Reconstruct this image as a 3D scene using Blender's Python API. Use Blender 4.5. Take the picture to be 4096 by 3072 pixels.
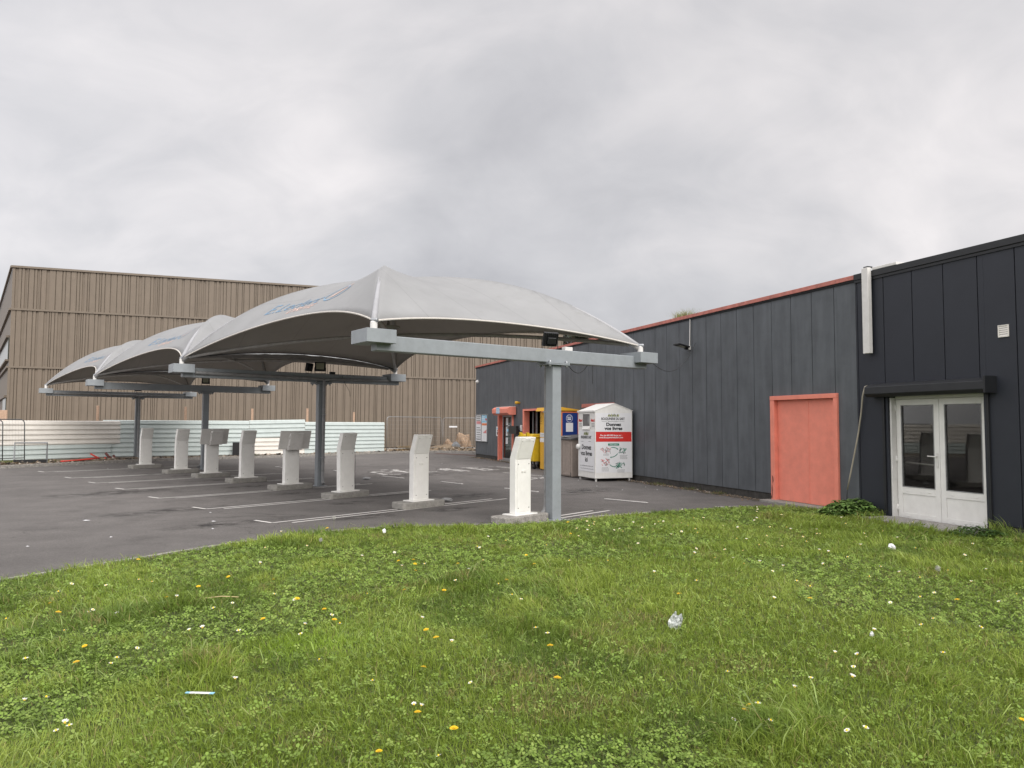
import bpy, bmesh, math, random
import numpy as np
from mathutils import Vector, Matrix
rad = math.radians
random.seed(7); rng = np.random.default_rng(11)
for o in list(bpy.data.objects): bpy.data.objects.remove(o)
sc = bpy.context.scene
COL = sc.collection

# ------------------------------------------------------------------ camera
PIT, ROLL = rad(3.104), rad(0.253)
fw = Vector((0, math.cos(PIT), math.sin(PIT))); r0 = Vector((1, 0, 0)); u0 = r0.cross(fw)
rt = math.cos(ROLL)*r0 + math.sin(ROLL)*u0; up = -math.sin(ROLL)*r0 + math.cos(ROLL)*u0
cd = bpy.data.cameras.new('camera'); cam = bpy.data.objects.new('camera', cd); COL.objects.link(cam)
m = Matrix((rt, up, -fw)).transposed().to_4x4(); m.translation = (0, 0, 1.70); cam.matrix_world = m
cd.sensor_width = 36; cd.lens = 726.97/1024*36; cd.clip_end = 2000; cd.clip_start = .05
sc.camera = cam
sc.render.resolution_x, sc.render.resolution_y = 1024, 768

# ------------------------------------------------------------------ world: overcast sky
w = bpy.data.worlds.new('World'); sc.world = w; w.use_nodes = True
nt = w.node_tree; nt.nodes.clear()
def N_(t, **k):
    n = nt.nodes.new(t)
    for a, b in k.items(): setattr(n, a, b)
    return n
out = N_('ShaderNodeOutputWorld'); bg = N_('ShaderNodeBackground'); nt.links.new(bg.outputs[0], out.inputs[0])
sky = N_('ShaderNodeTexSky', sky_type='NISHITA', sun_disc=False); sky.sun_elevation = rad(48); sky.sun_rotation = rad(75)
bg.inputs[1].default_value = 0.1
tc = N_('ShaderNodeTexCoord'); sep = N_('ShaderNodeSeparateXYZ'); nt.links.new(tc.outputs['Generated'], sep.inputs[0])
def mth(op, a, b=None, c=None, clamp=False):
    n = N_('ShaderNodeMath', operation=op); n.use_clamp = clamp
    for i, v in enumerate((a, b, c)):
        if v is None: continue
        if isinstance(v, (int, float)): n.inputs[i].default_value = v
        else: nt.links.new(v, n.inputs[i])
    return n.outputs[0]
zc = mth('MAXIMUM', sep.outputs[2], 0.0); den = mth('ADD', zc, 0.55)
cx = mth('DIVIDE', sep.outputs[0], den); cy = mth('DIVIDE', sep.outputs[1], den)
cmb = N_('ShaderNodeCombineXYZ'); nt.links.new(cx, cmb.inputs[0]); nt.links.new(cy, cmb.inputs[1])
mp = N_('ShaderNodeMapping'); nt.links.new(cmb.outputs[0], mp.inputs[0])
mp.inputs['Rotation'].default_value = (0, 0, rad(-25)); mp.inputs['Scale'].default_value = (1.0, 1.25, 1); mp.inputs['Location'].default_value = (3.1, 1.7, 0)
def noise(scale, detail, rough, dist=0.0):
    n = N_('ShaderNodeTexNoise'); nt.links.new(mp.outputs[0], n.inputs['Vector'])
    n.inputs['Scale'].default_value = scale; n.inputs['Detail'].default_value = detail
    n.inputs['Roughness'].default_value = rough; n.inputs['Distortion'].default_value = dist
    return n.outputs['Fac']
n1 = noise(1.7, 5, .5, .5); n2 = noise(5.5, 7, .55, .6)
val = mth('ADD', mth('MULTIPLY', mth('SUBTRACT', n1, .5), .78), mth('MULTIPLY', mth('SUBTRACT', n2, .5), .34))
def blob(dirn, k, amp):                     # a broad bright or dark cloud bank in a world direction
    d = Vector(dirn).normalized()
    dp = N_('ShaderNodeVectorMath', operation='DOT_PRODUCT'); nt.links.new(tc.outputs['Generated'], dp.inputs[0]); dp.inputs[1].default_value = d
    e = mth('POWER', 2.71828, mth('MULTIPLY', mth('SUBTRACT', dp.outputs['Value'], 1.0), k))
    return mth('MULTIPLY', e, amp)
for dirn, k, amp in [((-.25, 1, .42), 60, .09), ((-.55, 1, .46), 90, .06), ((.62, 1, .56), 10, .14), ((.12, 1, .34), 22, -.13), ((-.62, 1, .30), 26, -.10), ((.5, 1, .22), 40, .06), ((.30, 1, .24), 40, -.05), ((-.7, 1, .46), 90, .05)]:
    val = mth('ADD', val, blob(dirn, k, amp))
ramp = N_('ShaderNodeValToRGB'); nt.links.new(mth('ADD', val, .5, clamp=True), ramp.inputs[0])
el = ramp.color_ramp.elements
el[0].position = .22; el[0].color = (.43, .425, .445, 1)
el[1].position = .78; el[1].color = (.86, .82, .815, 1)
e_ = el.new(.46); e_.color = (.59, .58, .595, 1)
# brighter towards the zenith, like any overcast sky
zen = N_('ShaderNodeMapRange'); nt.links.new(sep.outputs[2], zen.inputs[0])
for i, v in zip((1, 2, 3, 4), (.52, .92, 1.0, 2.1)): zen.inputs[i].default_value = v
bank = mth('ADD', mth('ADD', 1.0, blob((-1, -.55, .45), 3.0, 1.8)), blob((1, -.35, .45), 4.0, .5))     # extra bright sky added out of view, left and right behind the viewer
mul = N_('ShaderNodeVectorMath', operation='SCALE'); nt.links.new(ramp.outputs[0], mul.inputs[0]); nt.links.new(mth('MULTIPLY', mth('MULTIPLY', zen.outputs[0], bank), 4.75), mul.inputs['Scale'])
mix = N_('ShaderNodeMixRGB'); mix.inputs[0].default_value = .96
nt.links.new(sky.outputs[0], mix.inputs[1]); nt.links.new(mul.outputs[0], mix.inputs[2]); nt.links.new(mix.outputs[0], bg.inputs[0])

# ------------------------------------------------------------------ sun (veiled by cloud)
sd = bpy.data.lights.new('sun', 'SUN'); sun = bpy.data.objects.new('sun', sd); COL.objects.link(sun)
sd.energy = 1.7; sd.angle = rad(50); sd.color = (1, .965, .92)
az, elv = rad(148), rad(38)                 # veiled, high behind the camera
sv = Vector((math.sin(az)*math.cos(elv), math.cos(az)*math.cos(elv), math.sin(elv)))
sun.rotation_euler = sv.to_track_quat('Z', 'Y').to_euler(); sun.location = (20, -10, 30)
sky.sun_elevation = elv; sky.sun_rotation = az
sc.view_settings.view_transform = 'Standard'; sc.view_settings.look = 'None'; sc.view_settings.exposure = 1.14; sc.view_settings.gamma = 1
sc.render.engine = 'CYCLES'

# ------------------------------------------------------------------ materials
def lin(c):
    return tuple(((x/255)/12.92 if x/255 <= .04045 else ((x/255+.055)/1.055)**2.4) for x in c)
MATS = {}
def mat(name, col, rough=.6, metal=0, var=.12, scale=6, bump=0, bscale=60, spec=.4, dirt=0, dirtcol=(.05, .045, .04), streak=0, trans=0, speck=0):
    """procedural paint / plastic / metal: base colour with cloudy variation, grime, vertical streaks, fine bump"""
    if name in MATS: return MATS[name]
    M = bpy.data.materials.new(name); M.use_nodes = True; t = M.node_tree; b = t.nodes['Principled BSDF']
    L = t.links.new; nn = t.nodes.new
    tcn = nn('ShaderNodeTexCoord'); src = tcn.outputs['Object']
    no = nn('ShaderNodeTexNoise'); no.inputs['Scale'].default_value = scale; no.inputs['Detail'].default_value = 6; no.inputs['Roughness'].default_value = .6; L(src, no.inputs['Vector'])
    mr = nn('ShaderNodeMapRange'); L(no.outputs['Fac'], mr.inputs[0])
    for i, v in zip((1, 2, 3, 4), (.3, .7, 1-var, 1+var)): mr.inputs[i].default_value = v
    sc_ = nn('ShaderNodeVectorMath'); sc_.operation = 'SCALE'; sc_.inputs[0].default_value = col; L(mr.outputs[0], sc_.inputs['Scale'])
    cur = sc_.outputs[0]
    def over(fac, c2):
        nonlocal cur
        mx = nn('ShaderNodeMixRGB'); L(fac, mx.inputs[0]); L(cur, mx.inputs[1]); mx.inputs[2].default_value = (*c2, 1); cur = mx.outputs[0]
    if streak:
        mpn = nn('ShaderNodeMapping'); mpn.inputs['Scale'].default_value = (3.2, 3.2, .5); L(src, mpn.inputs[0])
        n3 = nn('ShaderNodeTexNoise'); n3.inputs['Scale'].default_value = 1.6; n3.inputs['Detail'].default_value = 5; L(mpn.outputs[0], n3.inputs['Vector'])
        r3 = nn('ShaderNodeMapRange'); L(n3.outputs['Fac'], r3.inputs[0])
        for i, v in zip((1, 2, 3, 4), (.42, .75, 0, streak)): r3.inputs[i].default_value = v
        over(r3.outputs[0], tuple(min(1, c*1.9+.01) for c in col) if max(col) < .2 else dirtcol)
    if dirt:
        n4 = nn('ShaderNodeTexNoise'); n4.inputs['Scale'].default_value = scale*1.7; n4.inputs['Detail'].default_value = 9; n4.inputs['Roughness'].default_value = .7; L(src, n4.inputs['Vector'])
        r4 = nn('ShaderNodeMapRange'); L(n4.outputs['Fac'], r4.inputs[0])
        for i, v in zip((1, 2, 3, 4), (.5, .78, 0, dirt)): r4.inputs[i].default_value = v
        over(r4.outputs[0], dirtcol)
    if speck:
        n5 = nn('ShaderNodeTexNoise'); n5.inputs['Scale'].default_value = bscale; n5.inputs['Detail'].default_value = 2; L(src, n5.inputs['Vector'])
        r5 = nn('ShaderNodeMapRange'); L(n5.outputs['Fac'], r5.inputs[0])
        for i, v in zip((1, 2, 3, 4), (.35, .65, 1-speck, 1+speck)): r5.inputs[i].default_value = v
        s5 = nn('ShaderNodeVectorMath'); s5.operation = 'SCALE'; L(cur, s5.inputs[0]); L(r5.outputs[0], s5.inputs['Scale']); cur = s5.outputs[0]
    L(cur, b.inputs['Base Color'])
    b.inputs['Roughness'].default_value = rough; b.inputs['Metallic'].default_value = metal; b.inputs['Specular IOR Level'].default_value = spec
    if bump:
        nb = nn('ShaderNodeTexNoise'); nb.inputs['Scale'].default_value = bscale; nb.inputs['Detail'].default_value = 4; L(src, nb.inputs['Vector'])
        bn = nn('ShaderNodeBump'); bn.inputs['Strength'].default_value = bump; bn.inputs['Distance'].default_value = .01; L(nb.outputs['Fac'], bn.inputs['Height']); L(bn.outputs[0], b.inputs['Normal'])
    MATS[name] = M; return M
steel = mat('grey painted steel', (.235, .255, .27), .45, var=.07, dirt=.25, streak=.12, dirtcol=(.12, .12, .115))
galv = mat('galvanised steel', (.30, .31, .32), .45, .6, var=.15, scale=20)
pvc = mat('grey plastic pipe', (.22, .22, .22), .5, var=.15, dirt=.5)
white = mat('white painted metal', (.69, .68, .65), .4, var=.05, dirt=.15, streak=.12, dirtcol=(.42, .39, .34), bump=.05, bscale=300)
whited = mat('weathered white paint', (.60, .585, .56), .45, var=.06, dirt=.2, dirtcol=(.3, .28, .25))
vinyl = mat('white printed vinyl', (.68, .68, .69), .4, var=.02)
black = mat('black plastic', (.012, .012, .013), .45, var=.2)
ink = mat('black ink', (.018, .02, .022), .5, var=.1)
cable = mat('black cable', (.02, .02, .02), .6)
concrete = mat('cast concrete', (.23, .22, .20), .9, var=.18, scale=9, dirt=.5, dirtcol=(.07, .065, .055), bump=.5, bscale=120, speck=.15)
oldconc = mat('old rough concrete', (.25, .235, .215), .95, var=.3, scale=14, dirt=.75, dirtcol=(.05, .045, .038), bump=.9, bscale=90, speck=.3)
greywall = mat('weathered grey wall panel', (.076, .083, .091), .6, var=.16, scale=1.6, streak=.32, dirt=.25, dirtcol=(.035, .037, .04), bump=.1, bscale=40)
darkwall = mat('dark anthracite wall panel', (.0175, .0200, .0275), .55, var=.08, scale=2, dirt=.2, dirtcol=(.012, .012, .014), bump=.08, bscale=40)
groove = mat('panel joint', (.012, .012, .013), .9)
plinth = mat('dirty plinth', (.045, .042, .038), .95, var=.35, scale=8, dirt=.6, dirtcol=(.02, .02, .016), bump=.6, bscale=50)
salmon = mat('salmon painted metal', (.70, .225, .160), .5, var=.08, scale=5, dirt=.28, dirtcol=(.50, .20, .16), bump=.08, bscale=80)
salmond = mat('faded salmon roof trim', (.42, .145, .115), .6, var=.22, scale=7, dirt=.7, dirtcol=(.12, .07, .06))
darktrim = mat('dark roof trim', (.014, .015, .017), .5, var=.15)
brown = mat('brown profiled cladding', (.152, .121, .091), .55, var=.06, scale=2, streak=.1)
browntrim = mat('brown trim', (.155, .125, .095), .55, var=.08)
mint = mat('mint corrugated steel', (.50, .555, .54), .5, var=.04, scale=3, dirt=.15, dirtcol=(.2, .18, .15))
cream = mat('cream corrugated steel', (.68, .65, .60), .5, var=.04, scale=3, dirt=.12, dirtcol=(.28, .24, .2))
wood = mat('pale wood', (.40, .27, .19), .8, var=.2, scale=12)
yellow = mat('yellow plastic', (.62, .42, .02), .45, var=.08, dirt=.25, dirtcol=(.25, .17, .03))
yellow2 = mat('yellow painted metal', (.62, .34, .03), .45, var=.05, dirt=.2, dirtcol=(.3, .18, .04))
blue = mat('dark blue print', (.012, .035, .17), .4, var=.08)
orange = mat('orange frame paint', (.62, .17, .06), .5, var=.1)
beige = mat('beige resin', (.30, .25, .215), .7, var=.1, dirt=.35, dirtcol=(.14, .11, .09))
lidgrey = mat('grey resin lid', (.075, .072, .07), .7, var=.15, dirt=.3)
red = mat('red print', (.55, .03, .025), .45, var=.05)
redpipe = mat('red plastic pipe', (.55, .045, .03), .5, var=.15, dirt=.4, dirtcol=(.2, .06, .04))
brickpipe = mat('dark red pipe', (.11, .03, .025), .5, var=.2)
green = mat('green print', (.03, .20, .13), .5)
lime = mat('olive print', (.30, .34, .05), .5)
lblue = mat('pale blue print', (.25, .50, .66), .5)
peach = mat('faded peach print', (.60, .42, .36), .6, var=.1)
fblue = mat('faded blue print', (.16, .27, .38), .6, var=.15, scale=20)
fblued = mat('worn dark blue print', (.13, .22, .32), .6, var=.15, scale=20)
greyp = mat('grey print', (.22, .22, .22), .6, var=.3, scale=60)
dark = mat('dark interior', (.02, .02, .019), .9)
paint = None
def ground_mat():
    M = bpy.data.materials.new('asphalt'); M.use_nodes = True; t = M.node_tree; b = t.nodes['Principled BSDF']; L = t.links.new; nn = t.nodes.new
    tcn = nn('ShaderNodeTexCoord'); src = tcn.outputs['Object']
    def nz(s, d, r=.6): 
        n = nn('ShaderNodeTexNoise'); n.inputs['Scale'].default_value = s; n.inputs['Detail'].default_value = d; n.inputs['Roughness'].default_value = r; L(src, n.inputs['Vector']); return n.outputs['Fac']
    def mr(f, a, b2, c, d):
        n = nn('ShaderNodeMapRange'); L(f, n.inputs[0])
        for i, v in zip((1, 2, 3, 4), (a, b2, c, d)): n.inputs[i].default_value = v
        return n.outputs[0]
    def mul(a, b2):
        n = nn('ShaderNodeMath'); n.operation = 'MULTIPLY'; L(a, n.inputs[0]); L(b2, n.inputs[1]); return n.outputs[0]
    f = mul(mr(nz(.16, 6, .65), .38, .62, .84, 1.14), mr(nz(1.4, 6, .65), .3, .7, .86, 1.14))
    f = mul(f, mr(nz(24, 5, .8), .36, .64, .82, 1.18)); f = mul(f, mr(nz(60, 3, .75), .3, .7, .66, 1.34)); f = mul(f, mr(nz(200, 2), .35, .65, .7, 1.3))
    s = nn('ShaderNodeVectorMath'); s.operation = 'SCALE'; s.inputs[0].default_value = (.112, .103, .097); L(f, s.inputs['Scale'])
    mx = nn('ShaderNodeMixRGB'); L(mr(nz(.8, 8, .72), .54, .72, 0, .6), mx.inputs[0]); L(s.outputs[0], mx.inputs[1]); mx.inputs[2].default_value = (.05, .046, .043, 1)
    # thin cracks
    v = nn('ShaderNodeTexVoronoi'); v.feature = 'DISTANCE_TO_EDGE'; v.inputs['Scale'].default_value = .11
    ds = nn('ShaderNodeTexNoise'); ds.inputs['Scale'].default_value = .8; ds.inputs['Detail'].default_value = 6; L(src, ds.inputs['Vector'])
    va = nn('ShaderNodeVectorMath'); va.operation = 'MULTIPLY_ADD'; L(ds.outputs['Color'], va.inputs[0]); va.inputs[1].default_value = (2.2, 2.2, 0); L(src, va.inputs[2]); L(va.outputs[0], v.inputs['Vector'])
    mc = nn('ShaderNodeMixRGB'); L(mr(v.outputs['Distance'], 0, .0022, .6, 0), mc.inputs[0]); L(mx.outputs[0], mc.inputs[1]); mc.inputs[2].default_value = (.045, .042, .038, 1)
    L(mc.outputs[0], b.inputs['Base Color']); b.inputs['Roughness'].default_value = .85; b.inputs['Specular IOR Level'].default_value = .3
    bn = nn('ShaderNodeBump'); bn.inputs['Strength'].default_value = .6; bn.inputs['Distance'].default_value = .006; L(nz(130, 3, .7), bn.inputs['Height']); L(bn.outputs[0], b.inputs['Normal'])
    return M
asphalt = ground_mat()
def worn_paint(nm='worn white paint', a_=.56, b_=.72):
    M = bpy.data.materials.new(nm); M.use_nodes = True; t = M.node_tree; b = t.nodes['Principled BSDF']; L = t.links.new; nn = t.nodes.new
    tcn = nn('ShaderNodeTexCoord'); n = nn('ShaderNodeTexNoise'); n.inputs['Scale'].default_value = 14; n.inputs['Detail'].default_value = 10; n.inputs['Roughness'].default_value = .75; L(tcn.outputs['Object'], n.inputs['Vector'])
    r = nn('ShaderNodeMapRange'); L(n.outputs['Fac'], r.inputs[0]); 
    for i, v in zip((1, 2, 3, 4), (a_, b_, 0, 1)): r.inputs[i].default_value = v
    mx = nn('ShaderNodeMixRGB'); L(r.outputs[0], mx.inputs[0]); mx.inputs[1].default_value = (.58, .56, .53, 1); mx.inputs[2].default_value = (.14, .13, .123, 1)
    L(mx.outputs[0], b.inputs['Base Color']); b.inputs['Roughness'].default_value = .8; return M
paint = worn_paint()
paint2 = worn_paint('very worn paint', .455, .57)
def glass_mat(name, tint=.75):
    M = bpy.data.materials.new(name); M.use_nodes = True; t = M.node_tree; t.nodes.clear(); nn = t.nodes.new; L = t.links.new
    o = nn('ShaderNodeOutputMaterial'); mx = nn('ShaderNodeMixShader'); tr = nn('ShaderNodeBsdfTransparent'); gl = nn('ShaderNodeBsdfGlossy'); fr = nn('ShaderNodeFresnel')
    tr.inputs[0].default_value = (tint, tint, tint*.98, 1); gl.inputs['Roughness'].default_value = .02; fr.inputs[0].default_value = 1.45; gl.inputs[0].default_value = (.8, .8, .8, 1)
    L(fr.outputs[0], mx.inputs[0]); L(tr.outputs[0], mx.inputs[1]); L(gl.outputs[0], mx.inputs[2]); L(mx.outputs[0], o.inputs[0]); return M
glass = glass_mat('window glass')
def membrane_mat():
    M = bpy.data.materials.new('tensile membrane'); M.use_nodes = True; t = M.node_tree; b = t.nodes['Principled BSDF']; L = t.links.new; nn = t.nodes.new
    uv = nn('ShaderNodeTexCoord'); sp = nn('ShaderNodeSeparateXYZ'); L(uv.outputs['UV'], sp.inputs[0])
    def mm(op, a, b2):
        n = nn('ShaderNodeMath'); n.operation = op
        for i, v in enumerate((a, b2)):
            if isinstance(v, (int, float)): n.inputs[i].default_value = v
            else: L(v, n.inputs[i])
        return n.outputs[0]
    d = mm('ABSOLUTE', mm('SUBTRACT', mm('FRACT', mm('ADD', mm('MULTIPLY', sp.outputs[0], 5), .0), 0), .5), 0)
    seam = mm('GREATER_THAN', d, .4955)
    n = nn('ShaderNodeTexNoise'); n.inputs['Scale'].default_value = 1.2; n.inputs['Detail'].default_value = 8; n.inputs['Roughness'].default_value = .65; L(uv.outputs['Object'], n.inputs['Vector'])
    r = nn('ShaderNodeMapRange'); L(n.outputs['Fac'], r.inputs[0])
    for i, v in zip((1, 2, 3, 4), (.28, .72, .90, 1.06)): r.inputs[i].default_value = v
    s = nn('ShaderNodeVectorMath'); s.operation = 'SCALE'; s.inputs[0].default_value = (.315, .318, .320); L(r.outputs[0], s.inputs['Scale'])
    mx = nn('ShaderNodeMixRGB'); L(mm('MULTIPLY', seam, .55), mx.inputs[0]); L(s.outputs[0], mx.inputs[1]); mx.inputs[2].default_value = (.12, .12, .12, 1)
    n2 = nn('ShaderNodeTexNoise'); n2.inputs['Scale'].default_value = 3.5; n2.inputs['Detail'].default_value = 10; n2.inputs['Roughness'].default_value = .75; L(uv.outputs['Object'], n2.inputs['Vector'])
    r2 = nn('ShaderNodeMapRange'); L(n2.outputs['Fac'], r2.inputs[0])
    for i, v in zip((1, 2, 3, 4), (.55, .74, 0, .3)): r2.inputs[i].default_value = v
    mx2 = nn('ShaderNodeMixRGB'); L(r2.outputs[0], mx2.inputs[0]); L(mx.outputs[0], mx2.inputs[1]); mx2.inputs[2].default_value = (.20, .20, .175, 1)
    bn = nn('ShaderNodeBump'); bn.inputs['Strength'].default_value = .25; bn.inputs['Distance'].default_value = .03; L(n.outputs['Fac'], bn.inputs['Height']); L(bn.outputs[0], b.inputs['Normal'])
    L(mx2.outputs[0], b.inputs['Base Color']); b.inputs['Roughness'].default_value = .5; b.inputs['Specular IOR Level'].default_value = .35
    o = t.nodes['Material Output']; tl = nn('ShaderNodeBsdfTranslucent'); tl.inputs[0].default_value = (.50, .44, .37, 1); ms_ = nn('ShaderNodeMixShader'); ms_.inputs[0].default_value = .24
    L(b.outputs[0], ms_.inputs[1]); L(tl.outputs[0], ms_.inputs[2]); L(ms_.outputs[0], o.inputs[0])
    return M
fabric = membrane_mat()
hem = mat('fabric hem', (.50, .47, .43), .7, var=.1, scale=20, dirt=.3, dirtcol=(.3, .26, .22))
def leaf_mat(name, rough=.5):
    M = bpy.data.materials.new(name); M.use_nodes = True; t = M.node_tree; b = t.nodes['Principled BSDF']; L = t.links.new; nn = t.nodes.new
    a = nn('ShaderNodeVertexColor'); a.layer_name = 'Col'; L(a.outputs[0], b.inputs['Base Color']); b.inputs['Roughness'].default_value = rough; b.inputs['Specular IOR Level'].default_value = .3
    o = t.nodes['Material Output']; tl = nn('ShaderNodeBsdfTranslucent'); L(a.outputs[0], tl.inputs[0]); mx = nn('ShaderNodeMixShader'); mx.inputs[0].default_value = .3
    L(b.outputs[0], mx.inputs[1]); L(tl.outputs[0], mx.inputs[2]); L(mx.outputs[0], o.inputs[0]); return M
leaf = leaf_mat('leaf blades')
leafd = leaf_mat('grass blades')
soil = mat('soil under grass', (.06, .075, .022), .95, var=.4, scale=5, bump=.8, bscale=40)
def plain(name, c, **k): return mat(name, c, **k)
petal = plain('white petals', (.85, .84, .82), rough=.6, var=.05); dand = plain('dandelion yellow', (.85, .55, .01), rough=.6, var=.1, scale=60); stemg = plain('green stem', (.10, .15, .03), rough=.6)
lens = mat('lamp lens', (.30, .30, .22), .2, var=.1)
rust = mat('rusty metal', (.16, .055, .04), .8, var=.4, scale=40)

# ------------------------------------------------------------------ mesh helpers
def mesh_obj(name, verts, faces, ms, mi=None, parent=None, smooth=False):
    me = bpy.data.meshes.new(name); me.from_pydata([tuple(v) for v in verts], [], faces)
    for q in (ms if isinstance(ms, (list, tuple)) else [ms]): me.materials.append(q)
    if mi is not None: me.polygons.foreach_set('material_index', mi)
    if smooth: me.polygons.foreach_set('use_smooth', [True]*len(faces))
    me.update(); o = bpy.data.objects.new(name, me); COL.objects.link(o)
    if parent is not None: o.parent = parent
    return o
def tag(o, label, cat, group=None, kind=None):
    o['label'] = label; o['category'] = cat
    if group: o['group'] = group
    if kind: o['kind'] = kind
    return o
def thing(name, label, cat, loc=(0, 0, 0), rz=0, group=None):
    o = bpy.data.objects.new(name, None); COL.objects.link(o); o.location = loc; o.rotation_euler = (0, 0, rz); o.empty_display_size = .1
    return tag(o, label, cat, group)
def struct(o): o['kind'] = 'structure'; return o
class MB:
    def __init__(s): s.v = []; s.f = []; s.m = []; s.c = 0
    def add(s, vs, fs):
        n = len(s.v); s.v += [tuple(v) for v in vs]; s.f += [tuple(i+n for i in f) for f in fs]; s.m += [s.c]*len(fs); return s
    def box(s, x0, x1, y0, y1, z0, z1):
        return s.add([(x0,y0,z0),(x1,y0,z0),(x1,y1,z0),(x0,y1,z0),(x0,y0,z1),(x1,y0,z1),(x1,y1,z1),(x0,y1,z1)], [(0,3,2,1),(4,5,6,7),(0,1,5,4),(1,2,6,5),(2,3,7,6),(3,0,4,7)])
    def prism(s, prof, y0, y1, ax='y'):      # closed 2D profile extruded along an axis; profile order fixed by recalc
        n = len(prof)
        def P(a, b, c): return {'y': (a, c, b), 'x': (c, a, b), 'z': (a, b, c)}[ax]
        vs = [P(a, b, y0) for a, b in prof] + [P(a, b, y1) for a, b in prof]
        return s.add(vs, [tuple(range(n))[::-1], tuple(range(n, 2*n))] + [(i, (i+1) % n, n+(i+1) % n, n+i) for i in range(n)])
    def tube(s, pts, r, n=8, cap=True, r1=None):
        pts = [Vector(p) for p in pts]; rings = []; k = len(pts)
        t0 = (pts[1]-pts[0]).normalized(); a = t0.orthogonal().normalized()
        for i, p in enumerate(pts):
            t = (pts[min(i+1, k-1)]-pts[max(i-1, 0)]).normalized(); a = (a - t*a.dot(t)).normalized(); b = t.cross(a)
            rr = r if r1 is None else r+(r1-r)*i/(k-1)
            rings.append([p + a*math.cos(2*math.pi*j/n)*rr + b*math.sin(2*math.pi*j/n)*rr for j in range(n)])
        vs = [v for q in rings for v in q]; fs = [(i*n+j, i*n+(j+1) % n, (i+1)*n+(j+1) % n, (i+1)*n+j) for i in range(k-1) for j in range(n)]
        if cap: fs += [tuple(range(n))[::-1], tuple((k-1)*n+j for j in range(n))]
        return s.add(vs, fs)
    def lathe(s, prof, c=(0, 0, 0), n=16, axis=(0, 0, 1)):   # prof: (r, h) list
        ax = Vector(axis).normalized(); a = ax.orthogonal().normalized(); b = ax.cross(a); c = Vector(c)
        vs = [c + ax*h + (a*math.cos(2*math.pi*j/n) + b*math.sin(2*math.pi*j/n))*r for r, h in prof for j in range(n)]
        k = len(prof)
        return s.add(vs, [(i*n+j, i*n+(j+1) % n, (i+1)*n+(j+1) % n, (i+1)*n+j) for i in range(k-1) for j in range(n)])
    def build(s, name, ms, parent=None, bevel=0, smooth=False, seg=1):
        o = mesh_obj(name, s.v, s.f, ms, s.m if isinstance(ms, (list, tuple)) else None, parent, smooth)
        bm = bmesh.new(); bm.from_mesh(o.data); bmesh.ops.recalc_face_normals(bm, faces=bm.faces); bm.to_mesh(o.data); bm.free()
        if bevel:
            md = o.modifiers.new('bevel', 'BEVEL'); md.width = bevel; md.segments = seg; md.limit_method = 'ANGLE'; md.angle_limit = rad(40)
        return o
def dup(root, loc=None, rz=None, label=None, group=None):
    def cp(o, par):
        c = o.copy(); COL.objects.link(c); c.parent = par
        for ch in o.children: cp(ch, c)
        return c
    r = cp(root, None)
    if loc is not None: r.location = loc
    if rz is not None: r.rotation_euler = (0, 0, rz)
    if label: r['label'] = label
    if group: r['group'] = group
    return r
def text2d(s, bold=0.0, shear=0.0, spacing=1.0, line=1.0, align='CENTER', sub=0):
    """vertices scaled to a unit box 0..1 x 0..1 and faces of a piece of writing"""
    cu = bpy.data.curves.new('t', 'FONT'); cu.body = s; cu.offset = bold; cu.shear = shear; cu.space_character = spacing; cu.space_line = line; cu.align_x = align; cu.resolution_u = 4
    o = bpy.data.objects.new('t', cu); COL.objects.link(o); dg = bpy.context.evaluated_depsgraph_get(); me = bpy.data.meshes.new_from_object(o.evaluated_get(dg))
    bm = bmesh.new(); bm.from_mesh(me); bmesh.ops.triangulate(bm, faces=bm.faces)
    for _ in range(sub): bmesh.ops.subdivide_edges(bm, edges=[e for e in bm.edges if e.calc_length() > .12], cuts=1); bmesh.ops.triangulate(bm, faces=bm.faces)
    vs = np.array([v.co[:2] for v in bm.verts]); fs = [tuple(v.index for v in f.verts) for f in bm.faces]; bm.free()
    bpy.data.objects.remove(o); bpy.data.curves.remove(cu); bpy.data.meshes.remove(me)
    mn, mx = vs.min(0), vs.max(0); return (vs-mn)/(mx-mn), fs
def write(name, s, fn, m_, parent, **k):     # fn maps (u,v) in 0..1 to a local point
    vs, fs = text2d(s, **k); return mesh_obj(name, [fn(*v) for v in vs], fs, m_, None, parent)
def front(x0, x1, z0, z1, y): return lambda u, v: (x0+(x1-x0)*u, y, z0+(z1-z0)*v)      # on a face looking towards -y
def poly_obj(name, loops, m_, parent, fn):   # flat shapes [(pts)] through fn
    vs = []; fs = []
    for l in loops: fs.append(tuple(range(len(vs), len(vs)+len(l)))); vs += [fn(*p) for p in l]
    return mesh_obj(name, vs, fs, m_, None, parent)

# ------------------------------------------------------------------ ground
z = 0
o = struct(mesh_obj('ground', [(-400, -400, -.02), (400, -400, -.02), (400, 700, -.02), (-400, 700, -.02)], [(0, 1, 2, 3)], mat('far ground', (.09, .085, .075), .95, var=.2, scale=.3)))
KERB = [(-24, 17), (-19.4, 24.6), (-18.2, 26.4), (-16.9, 28.9), (-15.4, 31.6), (-11.9, 34.9), (-9.9, 36.8), (-6.9, 40.3), (-4.5, 42.4), (-2.3, 41.9), (-1.5, 38.0)]
EDGE = [(-12, -6), (-8.6, 2.4), (-7.6, 4.2), (-5.35, 7.75), (-4.05, 9.85), (-3.2, 11.0), (-2.3, 11.65), (-1.4, 11.95), (-.5, 12.12), (.6, 12.45), (1.7, 13.25), (2.7, 13.95), (3.9, 14.6), (5.0, 15.0), (5.75, 15.0), (6.45, 14.35)]
asph = struct(mesh_obj('asphalt_car_park', [(-60, -30, 0), (30, -30, 0), (30, 60, 0), (-60, 60, 0)], [(0, 1, 2, 3)], asphalt))

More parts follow.
